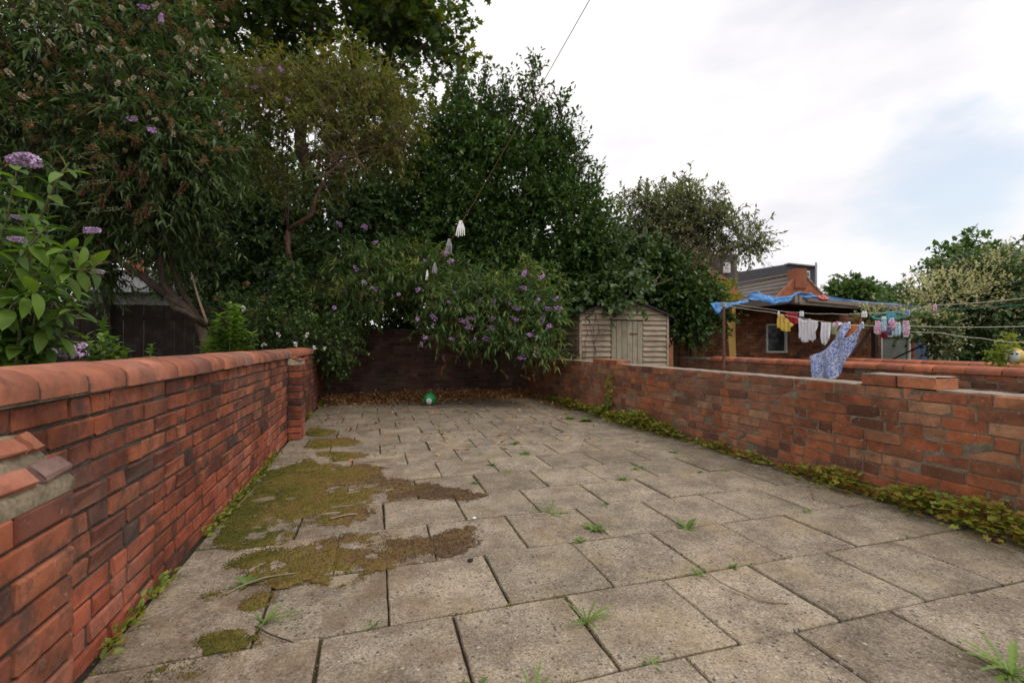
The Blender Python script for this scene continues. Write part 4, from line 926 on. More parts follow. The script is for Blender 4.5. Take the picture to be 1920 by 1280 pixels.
# large seed-headed buddleia, upper left
rg = np.random.RandomState(103); t_ = 5.8
tr = thing('buddleia_tree', 'huge buddleia filling the upper left, speckled with brown and cream seed heads', 'tree', (at(390, 720, 6.4).x, at(390, 720, 6.4).y, 0))
base = at(385, 640, 6.4)
limb(tr, 'trunk', [tr.location, at(385, 640, 6.4), at(372, 600, 6.4), at(340, 570, 6.3), at(310, 553, 6.3)],   .07, .05, M['bark'])
limb(tr, 'branch', [at(310, 553, 6.3), at(270, 520, 6.2), at(230, 495, 6.1), at(180, 440, 6.0)], .06, .03, M['bark'])
limb(tr, 'branch', [at(365, 598, 6.4), at(330, 560, 6.3), at(305, 530, 6.3), at(300, 490, 6.2), at(303, 480, 6.2)], .05, .035, M['bark'])
limb(tr, 'branch', [at(372, 600, 6.4), at(340, 545, 6.5), at(310, 470, 6.6), at(270, 400, 6.4)], .045, .03, M['bark'])
limb(tr, 'branch', [at(385, 610, 6.4), at(350, 585, 6.2), at(322, 575, 6.2)], .04, .03, M['bark'])
limb(tr, 'branch', [at(388, 605, 6.3), at(372, 560, 6.3), at(358, 510, 6.3)], .018, .01, M['twig'])
for i in range(8):
    a = at(280 + rg.normal() * 25, 430 + rg.normal() * 20, 6.2); limb(tr, 'branch', bend(a, at(30 + i * 55, 160 + rg.normal() * 60, t_ + rg.normal() * .3), .06, rg), .025, .006, M['bark'], 5)
bl = [Bl(60, 60, t_, 150, 110, .9), Bl(220, 110, t_, 150, 120, .9), Bl(90, 250, t_, 150, 110, .8), Bl(300, 230, t_, 130, 100, .8), Bl(-90, 150, t_, 150, 180, .9), Bl(250, 330, t_, 110, 80, .7), Bl(340, 300, t_, 85, 70, .6), Bl(120, 400, t_ + .3, 130, 70, .7), Bl(400, 260, 6.3, 60, 60, .5), Bl(160, -60, t_ + .3, 170, 110, .8), Bl(300, 30, t_ + .4, 70, 60, .5), Bl(110, 470, t_ + .6, 110, 50, .5), Bl(320, 410, t_ + .5, 100, 50, .5), Bl(200, 420, t_ + .6, 90, 45, .5)]
add_crown(tr, rg, 'crown', M['lf_bud'], T_LANCE, bl, M['bark'], .0035, kind=CR, clumps=760, twigs=10, leaves=8, tlen=.26, L=.115, W=.026, rc=.30, inner=.35, droop=.45, gap=.16)
sp_b = [spike_mesh('seed_head', .12, .042, M['seed'], rg) for _ in range(3)]; sp_w = [spike_mesh('seed_head', .10, .045, M['seed_w'], rg) for _ in range(2)]; sp_r = [spike_mesh('seed_head', .17, .04, M['seed_red'], rg) for _ in range(2)]
sp_p = [spike_mesh('flower_spike', .12, .04, M['flower'], rg) for _ in range(3)]
def scat(n, x0, x1, y0, y1, ta, tb): return [at(x0 + (x1 - x0) * rg.rand(), y0 + (y1 - y0) * rg.rand() ** 1.2, ta + (tb - ta) * rg.rand()) for _ in range(n)]
spikes(tr, rg, scat(150, -10, 440, 0, 310, 4.75, 5.15), sp_b, 'seed_head', .5, (.55, 1.05))
spikes(tr, rg, scat(46, -10, 440, 0, 260, 4.7, 5.0), sp_w, 'seed_head', .7, (.5, .9))
for i in range(16): spikes(tr, rg, [at(250 + rg.normal() * 45, 320 + rg.normal() * 40, 5.0)], sp_r, 'seed_head', dirs=[(rg.normal() * .3, rg.normal() * .3, -1)], sz=(.8, 1.2))
for px, py in ((255, 10), (300, 42), (235, 222), (292, 245), (480, 130), (530, 133), (470, 165), (535, 185)): spikes(tr, rg, [at(px, py, 4.7 if px < 400 else 6.6)], sp_p, sz=(.7, 1.0))
# dark tree, centre right
rg = np.random.RandomState(104); t_ = 9.3
tr = thing('plum_tree', 'dense dark green tree with upright shoots, right behind the back wall centre', 'tree', (at(985, 640, 10).x, at(985, 640, 10).y, 0))
limb(tr, 'trunk', bend(tr.location, at(960, 380, 9.6), .04, rg), .14, .08, M['bark'])
for (px, py) in ((995, 140), (1080, 290), (880, 210), (1040, 230), (900, 300), (1110, 380)): limb(tr, 'branch', bend(at(965, 420, 9.6), at(px, py, t_), .05, rg), .05, .008, M['bark'], 5)
bl = [Bl(950, 335, t_, 135, 80, 1.0), Bl(1040, 420, t_, 105, 90, 1.0), Bl(880, 420, t_, 110, 90, 1.0), Bl(1080, 500, t_, 90, 70, .9), Bl(960, 500, t_, 130, 80, 1.0), Bl(850, 300, t_ + .3, 75, 70, .8), Bl(800, 380, t_ + .4, 80, 80, .8), Bl(1030, 355, t_, 50, 50, .5), Bl(1100, 465, t_, 45, 50, .6), Bl(1010, 580, t_, 100, 50, .8)]
add_crown(tr, rg, 'crown', M['lf_dark'], T_OVAL, bl, None, kind=CR, clumps=900, twigs=10, leaves=7, tlen=.26, L=.085, W=.048, rc=.34, inner=.4, droop=.25, gap=.12)
bl = [Bl(890, 250, t_, 75, 55, .5), Bl(975, 265, t_, 60, 60, .5), Bl(1010, 270, t_, 50, 50, .4), Bl(850, 260, t_ + .2, 60, 60, .4), Bl(930, 290, t_, 90, 40, .5)]
add_crown(tr, rg, 'upper_foliage', M['lf_dark'], T_OVAL, bl, M['bark'], .0035, kind=CR, clumps=170, twigs=8, leaves=7, tlen=.30, L=.085, W=.05, rc=.2, inner=.2, up=.7, droop=.1, gap=.3)
bl = [Bl(990, 180, t_, 26, 40, .25), Bl(940, 205, t_, 40, 30, .3), Bl(1020, 230, t_, 25, 50, .25), Bl(1065, 260, t_, 14, 45, .2), Bl(1085, 310, t_, 18, 45, .2), Bl(870, 200, t_, 36, 30, .3), Bl(1110, 400, t_, 25, 60, .3), Bl(1050, 200, t_, 10, 30, .2), Bl(1000, 135, t_, 10, 22, .1), Bl(860, 165, t_, 14, 30, .2), Bl(905, 175, t_, 16, 34, .2), Bl(945, 160, t_, 12, 30, .2), Bl(1120, 330, t_, 10, 26, .15)]
add_crown(tr, rg, 'upright_shoots', M['lf_dark'], T_OVAL, bl, M['bark'], .004, kind=CR, clumps=115, twigs=6, leaves=6, tlen=.30, L=.080, W=.045, rc=.10, inner=.05, up=1.1, droop=.0)
# ivy-clad hedge mass
rg = np.random.RandomState(105); t_ = 9.4
tr = thing('ivy_thicket', 'dark mass of ivy and laurel behind the left and back walls', 'thicket', (at(600, 640, t_).x, at(600, 640, t_).y, 0))
for i in range(6): limb(tr, 'stem', bend((at(380 + i * 80, 640, t_).x, at(380 + i * 80, 640, t_).y, 0), at(400 + i * 75, 420, t_), .06, rg), .05, .02, M['bark'])
bl = [Bl(430, 430, t_, 110, 90, .9), Bl(560, 520, t_, 130, 110, .8), Bl(700, 430, t_, 130, 90, .9), Bl(700, 540, t_, 120, 80, .8), Bl(440, 560, t_ - .2, 80, 90, .6), Bl(820, 530, t_, 100, 80, .8), Bl(600, 400, t_ + .5, 120, 70, .8), Bl(460, 350, t_ + .6, 130, 80, .8), Bl(700, 340, t_ + .6, 90, 60, .7), Bl(340, 480, t_, 60, 75, .5), Bl(360, 400, t_ - .4, 90, 60, .6), Bl(760, 612, t_ + .5, 170, 42, .4), Bl(950, 600, t_ + .4, 130, 45, .4), Bl(540, 590, t_ - 1.2, 50, 60, .3)]
add_crown(tr, rg, 'foliage', M['lf_ivy'], T_OVAL, bl, None, kind=CR, clumps=950, twigs=10, leaves=7, tlen=.22, L=.085, W=.06, rc=.34, inner=.45, droop=.4, face=.7, gap=.10)
# far dark wood behind everything on the left
rg = np.random.RandomState(106)
P, D, Nn, L, W, ti = crown(rg, [Bl(-80, 300, 15, 330, 250, 2), Bl(330, 330, 15, 240, 130, 2), Bl(700, 440, 15, 250, 130, 2), Bl(1000, 520, 15, 180, 80, 2), Bl(480, 500, 15, 130, 90, 1.6), Bl(-60, 480, 15, 120, 120, 2), Bl(120, 500, 15, 90, 110, 1.5), Bl(380, 500, 15, 90, 110, 1.5)], clumps=850, twigs=8, leaves=7, tlen=.5, L=.24, W=.15, rc=.6, inner=.1, face=.4, zmin=-.1, keep=lambda p: ~((p[:, 2] < 4.4) & (p[:, 0] / p[:, 1] > -.455) & (p[:, 0] / p[:, 1] < -.385)))
o = link('woodland', leafmesh('woodland', P, D, Nn, L, W, ti, M['lf_ivy'], T_OVAL)); tag(o, 'dark mass of trees beyond the garden backs seen through gaps', 'trees', kind='stuff')
# overhanging flowering buddleia
rg = np.random.RandomState(107)
tr = thing('buddleia_bush', 'purple flowered buddleia arching over the back wall above the green ball', 'bush', (at(850, 690, 9.6).x, at(850, 690, 9.6).y, 0))
for (px, py, tt) in ((700, 470, 8), (650, 560, 7.8), (830, 500, 7.8), (900, 600, 7.6), (1000, 560, 7.6), (1030, 620, 7.6), (960, 640, 7.6), (820, 640, 7.7), (880, 690, 7.7), (740, 590, 7.8)):
    limb(tr, 'branch', bend((tr.location.x, tr.location.y, 1.0), at(px, py, tt), .05, rg, 7, -.12), .022, .005, M['stemdark'], 5)
bl = [Bl(720, 500, 7.9, 75, 45, .4), Bl(690, 560, 7.8, 55, 35, .35), Bl(800, 520, 7.8, 70, 45, .45), Bl(870, 570, 7.6, 75, 50, .5), Bl(960, 580, 7.6, 70, 45, .5), Bl(850, 625, 7.5, 55, 32, .4), Bl(930, 640, 7.5, 70, 30, .4), Bl(1015, 590, 7.6, 42, 45, .4), Bl(1000, 645, 7.5, 45, 30, .35), Bl(650, 600, 8.0, 25, 40, .3), Bl(1010, 530, 7.8, 40, 25, .3), Bl(640, 540, 8, 35, 25, .3)]
add_crown(tr, rg, 'foliage', M['lf_hang'], T_LANCE, [(b[0], b[1], b[2] + .09, b[3] * 1.05, b[4], b[5] * .9) for b in bl], M['stem'], .003, kind=CR, clumps=300, twigs=8, leaves=9, tlen=.22, L=.11, W=.027, rc=.14, inner=.3, droop=.22, up=.2)
fm = [spike_mesh('flower_spike', .10, .042, M['flower'], rg, 60) for _ in range(4)]
fl = [(640, 424), (675, 422), (699, 456), (666, 507), (627, 576), (694, 532), (706, 543), (740, 551), (776, 545), (798, 491), (835, 492), (848, 477), (985, 515), (1012, 521), (978, 537), (842, 567), (849, 579), (854, 547), (896, 569), (927, 567), (954, 568), (975, 580), (894, 595), (871, 605), (884, 613), (909, 615), (922, 600), (790, 632), (785, 650), (924, 637), (963, 578), (1003, 566), (1034, 579), (1040, 563), (1052, 579), (1014, 606), (1030, 609), (966, 602), (965, 613), (1007, 637), (850, 637), (890, 642), (985, 669), (818, 601), (780, 595), (1000, 628), (955, 596), (860, 600)]
spikes(tr, rg, [at(px + rg.normal() * 3, py, 7.15 + (max(0, 560 - py) * .004)) for px, py in fl], fm, up=.25, sz=(.85, 1.35))
sd_ = [spike_mesh('seed_head', .15, .03, M['seed'], rg, 60) for _ in range(3)]
for (px, py) in ((830, 665), (868, 660), (940, 690), (985, 680), (1000, 695), (1050, 625), (1045, 632), (640, 520), (600, 575), (680, 545), (950, 555), (645, 660), (715, 560), (835, 680), (975, 700)): spikes(tr, rg, [at(px, py, 7.25)], sd_, 'seed_head', dirs=[(rg.normal() * .4, -.2, -.6 + rg.normal() * .4)])
# thicket right of centre, over and beside the shed
rg = np.random.RandomState(108)
tr = thing('ivy_bush', 'rounded ivy bush spilling over the shed roof', 'bush', (at(1160, 640, 9.6).x, at(1160, 640, 9.6).y + .9, 0))
limb(tr, 'stem', bend(tr.location, at(1160, 520, 10), .05, rg), .06, .03, M['bark'])
bl = [Bl(1130, 500, 9.4, 75, 50, .7), Bl(1170, 532, 8.9, 45, 22, .4), Bl(1110, 545, 9.0, 50, 28, .4), Bl(1075, 590, 9.3, 35, 60, .4), Bl(1120, 556, 8.3, 38, 14, .25), Bl(1178, 552, 8.2, 26, 10, .2), Bl(1210, 500, 9.8, 60, 50, .6)]
add_crown(tr, rg, 'foliage', M['lf_ivy'], T_OVAL, bl, None, kind=CR, clumps=230, twigs=10, leaves=7, tlen=.2, L=.10, W=.075, rc=.25, inner=.4, droop=.4, face=.6)
tr = thing('shrub', 'dark green shrub filling the corner between the shed and outbuilding', 'shrub', (at(1290, 640, 9.6).x, at(1290, 640, 9.6).y, 0))
limb(tr, 'stem', bend(tr.location, at(1290, 520, 9.6), .05, rg), .05, .03, M['bark'])
bl = [Bl(1280, 545, 9.4, 55, 50, .6), Bl(1300, 590, 9.2, 48, 38, .5), Bl(1255, 580, 9.6, 25, 50, .4), Bl(1318, 580, 9.2, 22, 30, .3), Bl(1240, 520, 9.8, 50, 30, .5)]
add_crown(tr, rg, 'foliage', M['lf_ivy'], T_OVAL, bl, None, kind=CR, clumps=230, twigs=9, leaves=7, tlen=.2, L=.085, W=.055, rc=.22, inner=.4, droop=.3)
tr = thing('shrub', 'small lime yellow shrub at the left end of the blue tarp', 'shrub', (at(1350, 640, 10.6).x, at(1350, 640, 10.6).y, 0))
limb(tr, 'stem', bend(tr.location, at(1350, 560, 10.6), .03, rg), .03, .02, M['bark'])
add_crown(tr, rg, 'foliage', M['lf_lime'], T_OVAL, [Bl(1350, 552, 10.4, 26, 18, .3), Bl(1335, 565, 10.4, 18, 14, .3), Bl(1245, 560, 10.2, 14, 10, .2)], None, kind=CR, clumps=40, twigs=8, leaves=6, tlen=.15, L=.08, W=.05, rc=.15)
# olive-grey tree
rg = np.random.RandomState(109); t_ = 11.5
tr = thing('elder_tree', 'airy grey green tree with bare lower branches above the shed', 'tree', (at(1240, 640, 12).x, at(1240, 640, 12).y, 0))
limb(tr, 'trunk', bend(tr.location, at(1225, 470, 11.8), .04, rg), .12, .07, M['bark'])
for (px, py) in ((1200, 370), (1280, 380), (1370, 420), (1330, 400), (1170, 420), (1400, 460), (1330, 500)): limb(tr, 'branch', bend(at(1228, 490, 11.8), at(px, py, t_), .06, rg), .05, .010, M['bark'], 5)
tw = MB()
for i in range(150):
    a = at(1290 + rg.normal() * 25, 490 + rg.normal() * 15, 10.8); b = a + Vector((.5 * rg.normal() + .35, rg.normal() * .3, rg.normal() * .35)); tw.tube(bend(a, b, .08, rg, 3), [.005, .004, .003, .002], 3, False)
for i in range(8): tw.tube(bend(at(1200 + rg.normal() * 20, 545, 8.9), at(1235 + rg.normal() * 30, 520 + rg.normal() * 12, 8.9), .08, rg, 3), [.009, .007, .006, .004], 4, False)
tw.build('dead_twigs', M['twig'], tr, kind='stuff')
bl = [Bl(1200, 410, t_, 60, 50, .7), Bl(1280, 395, t_, 65, 45, .7), Bl(1345, 430, t_, 60, 38, .6), Bl(1240, 450, t_, 70, 40, .7), Bl(1395, 450, t_, 35, 28, .4), Bl(1160, 450, t_, 40, 60, .5), Bl(1290, 465, t_ + .2, 45, 20, .4), Bl(1310, 375, t_, 40, 20, .3), Bl(1195, 365, t_, 25, 14, .3)]
add_crown(tr, rg, 'crown', M['lf_grey'], T_DIA, bl, M['bark'], .005, kind=CR, clumps=320, twigs=9, leaves=9, tlen=.30, L=.105, W=.046, rc=.30, inner=.25, droop=.3, gap=.2)
# flowering vine on the right
rg = np.random.RandomState(110); t_ = 9.6
tr = thing('flowering_vine', 'large mound of creeper frothy with cream blossom at the right edge', 'climber', (at(1840, 640, 9.8).x, at(1840, 640, 9.8).y, 0))
limb(tr, 'stem', bend(tr.location, at(1840, 540, 9.8), .05, rg), .08, .03, M['bark'])
bl = [Bl(1850, 560, t_, 85, 60, .9), Bl(1900, 530, t_, 80, 55, .9), Bl(1790, 600, t_, 55, 50, .7), Bl(1850, 640, t_, 100, 60, .7), Bl(1950, 620, t_, 90, 80, .9), Bl(1770, 560, t_ + .3, 55, 28, .6), Bl(1820, 515, t_, 50, 30, .5), Bl(1960, 500, t_, 60, 50, .7)]
add_crown(tr, rg, 'foliage', M['lf_vine'], T_OVAL, bl, None, kind=CR, clumps=520, twigs=9, leaves=7, tlen=.24, L=.085, W=.055, rc=.3, inner=.5, droop=.4, face=.5)
bb = [Bl(1770, 540, t_, 60, 16, .6), Bl(1830, 505, t_, 60, 22, .6), Bl(1900, 500, t_, 50, 25, .5), Bl(1850, 560, t_ - .5, 60, 40, .4), Bl(1745, 560, t_ - .3, 30, 14, .4), Bl(1780, 545, t_ - .5, 70, 30, .6), Bl(1870, 515, t_ - .4, 80, 35, .6), Bl(1730, 590, t_ - .6, 30, 20, .3)]
add_crown(tr, rg, 'blossom', M['lf_cream'], T_DIA, bb, None, kind=CR, clumps=200, twigs=7, leaves=8, tlen=.17, L=.035, W=.03, rc=.2, inner=.5, up=.8, droop=0.)
tr = thing('flowering_vine', 'thin spray of cream blossomed creeper trailing over the outbuilding window', 'climber', (at(1690, 640, 9.2).x, 8.1, 0))
bb = [Bl(1640, 595, 8.4, 25, 10, .2), Bl(1700, 600, 8.4, 40, 14, .2), Bl(1750, 605, 8.6, 40, 18, .25), Bl(1760, 640, 8.8, 20, 30, .2)]
limb(tr, 'stem', [tr.location, at(1745, 640, 8.7), at(1750, 600, 8.6), at(1700, 598, 8.4), at(1630, 594, 8.3)], .02, .006, M['bark'], 5)
add_crown(tr, rg, 'blossom', M['lf_cream'], T_DIA, bb, None, kind=CR, clumps=70, twigs=7, leaves=8, tlen=.17, L=.035, W=.03, rc=.15, inner=.3, up=.6, droop=.1)
add_crown(tr, rg, 'foliage', M['lf_vine'], T_OVAL, bb, None, kind=CR, clumps=50, twigs=7, leaves=6, tlen=.17, L=.07, W=.05, rc=.15, inner=.2)
# trees on the right skyline
for (nm, lb, px, tt, bl, n, mat, L) in (
    ('tree', 'tall loose tree top rising behind the cream blossomed creeper', 1815, 14, [Bl(1815, 480, 14, 28, 30, .6), Bl(1800, 510, 14, 40, 25, .6), Bl(1850, 500, 14, 30, 25, .5)], 90, 'lf_far', .16),
    ('tree', 'rounded distant tree left on the skyline beyond the blue tarp', 1592, 30, [Bl(1590, 548, 30, 28, 18, 1.2), Bl(1620, 558, 30, 20, 10, 1)], 80, 'lf_far', .28),
    ('tree', 'low distant tree between the rounded one and the dark flat roof', 1660, 34, [Bl(1655, 560, 34, 30, 11, 1.4), Bl(1630, 563, 34, 25, 10, 1)], 80, 'lf_far', .3)):
    tr = thing(nm, lb, 'tree', (at(px, 640, tt).x, at(px, 640, tt).y, 0), group='trees on the right skyline')
    limb(tr, 'trunk', bend(tr.location, at(px, 540 if tt > 20 else 500, tt), .02, rg), .12, .05, M['bark'])
    add_crown(tr, rg, 'crown', M[mat], T_OVAL, bl, None, kind=CR, clumps=n, twigs=7, leaves=6, tlen=.1 + tt * .012, L=L, W=L * .6, rc=.2 + tt * .01, inner=.3)
# white flowered shrub over the left wall end
rg = np.random.RandomState(111); t_ = 7.0
tr = thing('rose_bush', 'low bush with small white blooms over the far end of the orange wall', 'bush', (at(560, 680, 7.2).x - .3, at(560, 680, 7.2).y, 0))
for px in (500, 560, 620): limb(tr, 'stem', bend(tr.location, at(px, 620, t_), .06, rg), .015, .006, M['stemdark'], 5)
bl = [Bl(500, 620, t_, 45, 40, .4), Bl(560, 625, t_, 50, 36, .4), Bl(620, 640, t_ + .2, 38, 36, .35), Bl(650, 600, 8.0, 30, 35, .3), Bl(450, 600, t_ + .2, 50, 45, .4), Bl(625, 670, 7.6, 22, 22, .2)]
add_crown(tr, rg, 'foliage', M['lf_ivy'], T_OVAL, bl, M['stemdark'], .003, kind=CR, clumps=200, twigs=9, leaves=7, tlen=.16, L=.05, W=.032, rc=.16, inner=.3, droop=.2)
rm = [spike_mesh('bloom', .035, .06, M['rose'], rg, 40)]
for px, py in ((555, 645), (495, 648), (588, 652), (610, 653), (578, 628), (520, 628), (455, 578)): spikes(tr, rg, [at(px, py, 6.55)], rm, 'bloom', sz=(.5, .95))
rm2 = [spike_mesh('seed_head', .06, .05, M['seed'], rg, 40)]
for px, py in ((458, 535), (500, 560), (470, 590), (530, 605), (410, 560)): spikes(tr, rg, [at(px, py, 6.6)], rm2, 'seed_head')

# ------------------------------------------------------------------ near leafy plants beyond the left wall
def leaf_strip(L, W, curl, mat, segs=6, rng=None, jag=0., wave=.0):
    V = []; 
    for i in range(segs + 1):
        s = i / segs; wd = W / 2 * (math.sin(math.pi * min(1, s * .97 + .03)) ** .75) * (1 + (jag * (1 if i % 2 else -1) if 0 < i < segs else 0)); wd = max(wd, .0006)
        z = -curl * s * s * L; fold = .18 * wd
        V += [(s * L, -wd, z + fold + wave * math.sin(s * 9) * W), (s * L, 0, z), (s * L, wd, z + fold + wave * math.cos(s * 8) * W)]
    n = len(V); Fc = []
    for i in range(segs):
        for j in (0, 1): Fc.append((i * 3 + j, i * 3 + j + 1, i * 3 + 4 + j, i * 3 + 3 + j))
    V = np.array(V); me = bpy.data.meshes.new('leaf'); me.from_pydata([tuple(v) for v in V], [], Fc)
    a = me.attributes.new('tint', 'FLOAT', 'POINT'); tt = (rng.rand() if rng is not None else .5); a.data.foreach_set('value', np.full(len(V), tt, np.float32))
    for p_ in me.polygons: p_.use_smooth = True
    me.materials.append(mat); return me
def leafy(root, rng, paths, meshes, step, size, stemr=.006, stemmat=None, up=.2, start=.25):
    """opposite leaf pairs along curved stems; every leaf is a part"""
    c = 0
    for pts, rad in paths:
        pts = [Vector(p) for p in pts]; MB().tube(pts, [rad * (1 - .7 * i / (len(pts) - 1)) for i in range(len(pts))], 6).build('stem', stemmat or M['stem'], root, smooth=True)
        Ls = [0]; 
        for a, b in zip(pts, pts[1:]): Ls.append(Ls[-1] + (b - a).length)
        d = Ls[-1] * start; k = 0
        while d < Ls[-1] + .001:
            i = max(j for j in range(len(Ls)) if Ls[j] <= d + 1e-9); i = min(i, len(pts) - 2); s = (d - Ls[i]) / (Ls[i + 1] - Ls[i]); p = pts[i].lerp(pts[i + 1], s); T = (pts[i + 1] - pts[i]).normalized()
            a_ = T.cross(Vector((0, 0, 1))); a_ = a_.normalized() if a_.length > .1 else Vector((1, 0, 0)); b_ = T.cross(a_)
            ph = (k % 2) * math.pi / 2 + rng.normal() * .25; frac = d / Ls[-1]; sz = size * (1.12 - .55 * frac) * (.8 + .4 * rng.rand())
            for sg in (0, math.pi):
                dr = (a_ * math.cos(ph + sg) + b_ * math.sin(ph + sg)) + T * .6 + Vector((0, 0, up - .2 * rng.rand()))
                q = dr.normalized().to_track_quat('X', 'Z').to_euler(); q.x += rng.normal() * .25
                link('leaf', meshes[rng.randint(len(meshes))], root, p - root.location, q, (sz, sz * (.8 + .4 * rng.rand()), sz)); c += 1
            d += step * (1.1 - .5 * frac) * (.85 + .3 * rng.rand()); k += 1
    return c
rg = np.random.RandomState(120)
big = [leaf_strip(1, .27 + .04 * i, .15 + .1 * i, M['lf_near'], 7, rg, 0, .03) for i in range(7)]
t_ = 2.15
nb_ = thing('buddleia_bush', 'close buddleia with broad bright leaves and mauve spikes at the left edge', 'bush', (at(40, 700, 2.3).x - .25, at(40, 700, 2.3).y, 0))
b0 = nb_.location
def pth(*P): return [tuple(b0)] + [tuple(at(*q)) for q in P]
paths = [(pth((30, 690, 2.3), (45, 560, 2.2), (62, 440, 2.15), (100, 350, 2.1), (128, 305, 2.05)), .011),
         (pth((50, 690, 2.3), (75, 540, 2.2), (110, 475, 2.1), (160, 462, 2.05)), .008), (pth((20, 690, 2.35), (60, 590, 2.25), (105, 525, 2.15), (175, 500, 2.1)), .008),
         (pth((0, 690, 2.3), (-30, 560, 2.2), (10, 420, 2.1), (30, 320, 2.05)), .009), (pth((-30, 690, 2.3), (-60, 520, 2.2), (-30, 400, 2.15), (-10, 330, 2.1)), .009),
         (pth((10, 690, 2.35), (0, 560, 2.2), (40, 480, 2.05), (90, 420, 2.0)), .008), (pth((40, 695, 2.4), (60, 640, 2.3), (95, 600, 2.2), (140, 580, 2.15)), .006),
         (pth((-10, 690, 2.25), (-10, 620, 2.2), (25, 570, 2.1), (70, 545, 2.0)), .006), (pth((60, 300, 2.1), (60, 300, 2.1)), .001)][:-1]
for k in range(13):
    ex, ey = 10 + 150 * rg.rand(), 380 + 280 * rg.rand(); paths.append((pth((ex * .3, 690, 2.35), (ex * .6, (690 + ey) / 2 + 20, 2.3), (ex, ey, 2.25 + .2 * rg.rand())), .006))
leafy(nb_, rg, paths, big, .062, .142, up=.15, start=.34)
paths2 = [(pth((px, 705, 2.5), (px + 5, 670, 2.5), (px + dx, py, 2.45)), .004) for px, dx, py in ((20, 10, 610), (50, 20, 590), (80, 12, 620), (-10, 5, 600), (110, 25, 635), (35, -20, 570), (70, 30, 660))]
sm = [leaf_strip(1, .5, .2 + .1 * i, M['lf_near'], 4, rg, 0, .02) for i in range(4)]
leafy(nb_, rg, paths2, sm, .05, .075, up=.3, start=.72)
fp = [spike_mesh('flower_spike', .19, .055, M['flower_pale'], rg, 260) for _ in range(3)]
for (px, py, tt, dr, s) in ((75, 302, 2.1, (-1, .3, .05), .75), (60, 292, 2.08, (-1, .2, 0), .4), (158, 432, 2.05, (1, -.4, 0), .38), (45, 410, 2.1, (-1, 0, .2), .25), (170, 510, 2.1, (1, -.3, 0), .3), (45, 450, 2.1, (-1, .2, .1), .35), (0, 445, 2.1, (-1, .2, .1), .3), (165, 655, 2.55, (-1, -.05, -.15), 1.0)):
    spikes(nb_, rg, [at(px, py, tt)], fp, sz=(s, s), dirs=[dr])
sdh = [spike_mesh('seed_head', .16, .018, M['lf_yel'] if False else M['stem'], rg, 90) for _ in range(2)]
for (px, py, dr) in ((130, 300, (1, -.2, .5)), (132, 316, (1, -.3, .1)), (140, 345, (1, -.3, .1)), (160, 395, (1, -.2, .1)), (150, 495, (1, -.2, .1)), (140, 505, (1, -.3, -.1)), (120, 490, (1, -.2, .25)), (0, 220, (1, 0, 0))): spikes(nb_, rg, [at(px, py, 2.05)], sdh, 'seed_head', sz=(.7, 1), dirs=[dr])
# saplings just behind the wall
def sapling(label, tops, tt, size, seed, gx):
    rg = np.random.RandomState(seed); tops = tops + [(a + rg.normal() * 9, b + 18 + 12 * rg.rand()) for a, b in tops if len(tops) > 1]; b = at(gx, 700, tt); r_ = thing('sapling', label, 'sapling', (b.x, b.y, 0), group='green saplings behind the orange wall')
    ps = []
    for (px, py) in tops:
        e = at(px, py, tt + rg.normal() * .08); m_ = at(gx + (px - gx) * .6, 690, tt); ps.append(([(b.x, b.y, 0), tuple(m_), tuple(m_.lerp(e, .5) + Vector((rg.normal() * .02, 0, 0))), tuple(e)], .005))
    ms = [leaf_strip(1, .6, .25 + .1 * i, M['lf_near'], 4, rg, 0, .02) for i in range(3)]
    leafy(r_, rg, ps, ms, .032, size, up=.35, start=.76)
sapling('leafy green sapling tallest of those along the orange wall top', [(430, 568), (405, 600), (455, 595), (390, 630), (465, 630), (425, 620), (440, 640), (380, 650), (410, 590), (445, 575)], 3.9, .11, 5, 425)
sapling('small green sapling beside the close mauve flower spike', [(193, 602), (160, 630), (215, 630), (175, 650), (235, 655), (205, 655)], 2.9, .08, 6, 195)
sapling('tiny lone green shoot above the orange wall coping', [(285, 645)], 3.2, .06, 7, 285)

# ------------------------------------------------------------------ on the patio
# moss
gx_ = np.arange(XL + .01, 1.2, .0075); gy_ = np.arange(1.15, 6.2, .0075); X_, Y_ = np.meshgrid(gx_, gy_, indexing='ij')
P3 = np.stack([X_, Y_, np.zeros_like(X_)], -1); wx = X_ + (vnoise(P3, 9, 1) - .5) * .09 + (vnoise(P3, 30, 2) - .5) * .06 + (vnoise(P3, 80, 21) - .5) * .03; wy = Y_ + (vnoise(P3, 8, 3) - .5) * .12 + (vnoise(P3, 30, 4) - .5) * .04
def inside(poly):
    q = [gnd(*p) for p in poly]; r_ = np.zeros_like(wx, bool)
    for i in range(len(q)):
        a, b = q[i], q[i - 1]; c_ = ((a.y > wy) != (b.y > wy)) & (wx < (b.x - a.x) * (wy - a.y) / (b.y - a.y + 1e-12) + a.x); r_ ^= c_
    return r_
mask = np.zeros_like(wx, bool)
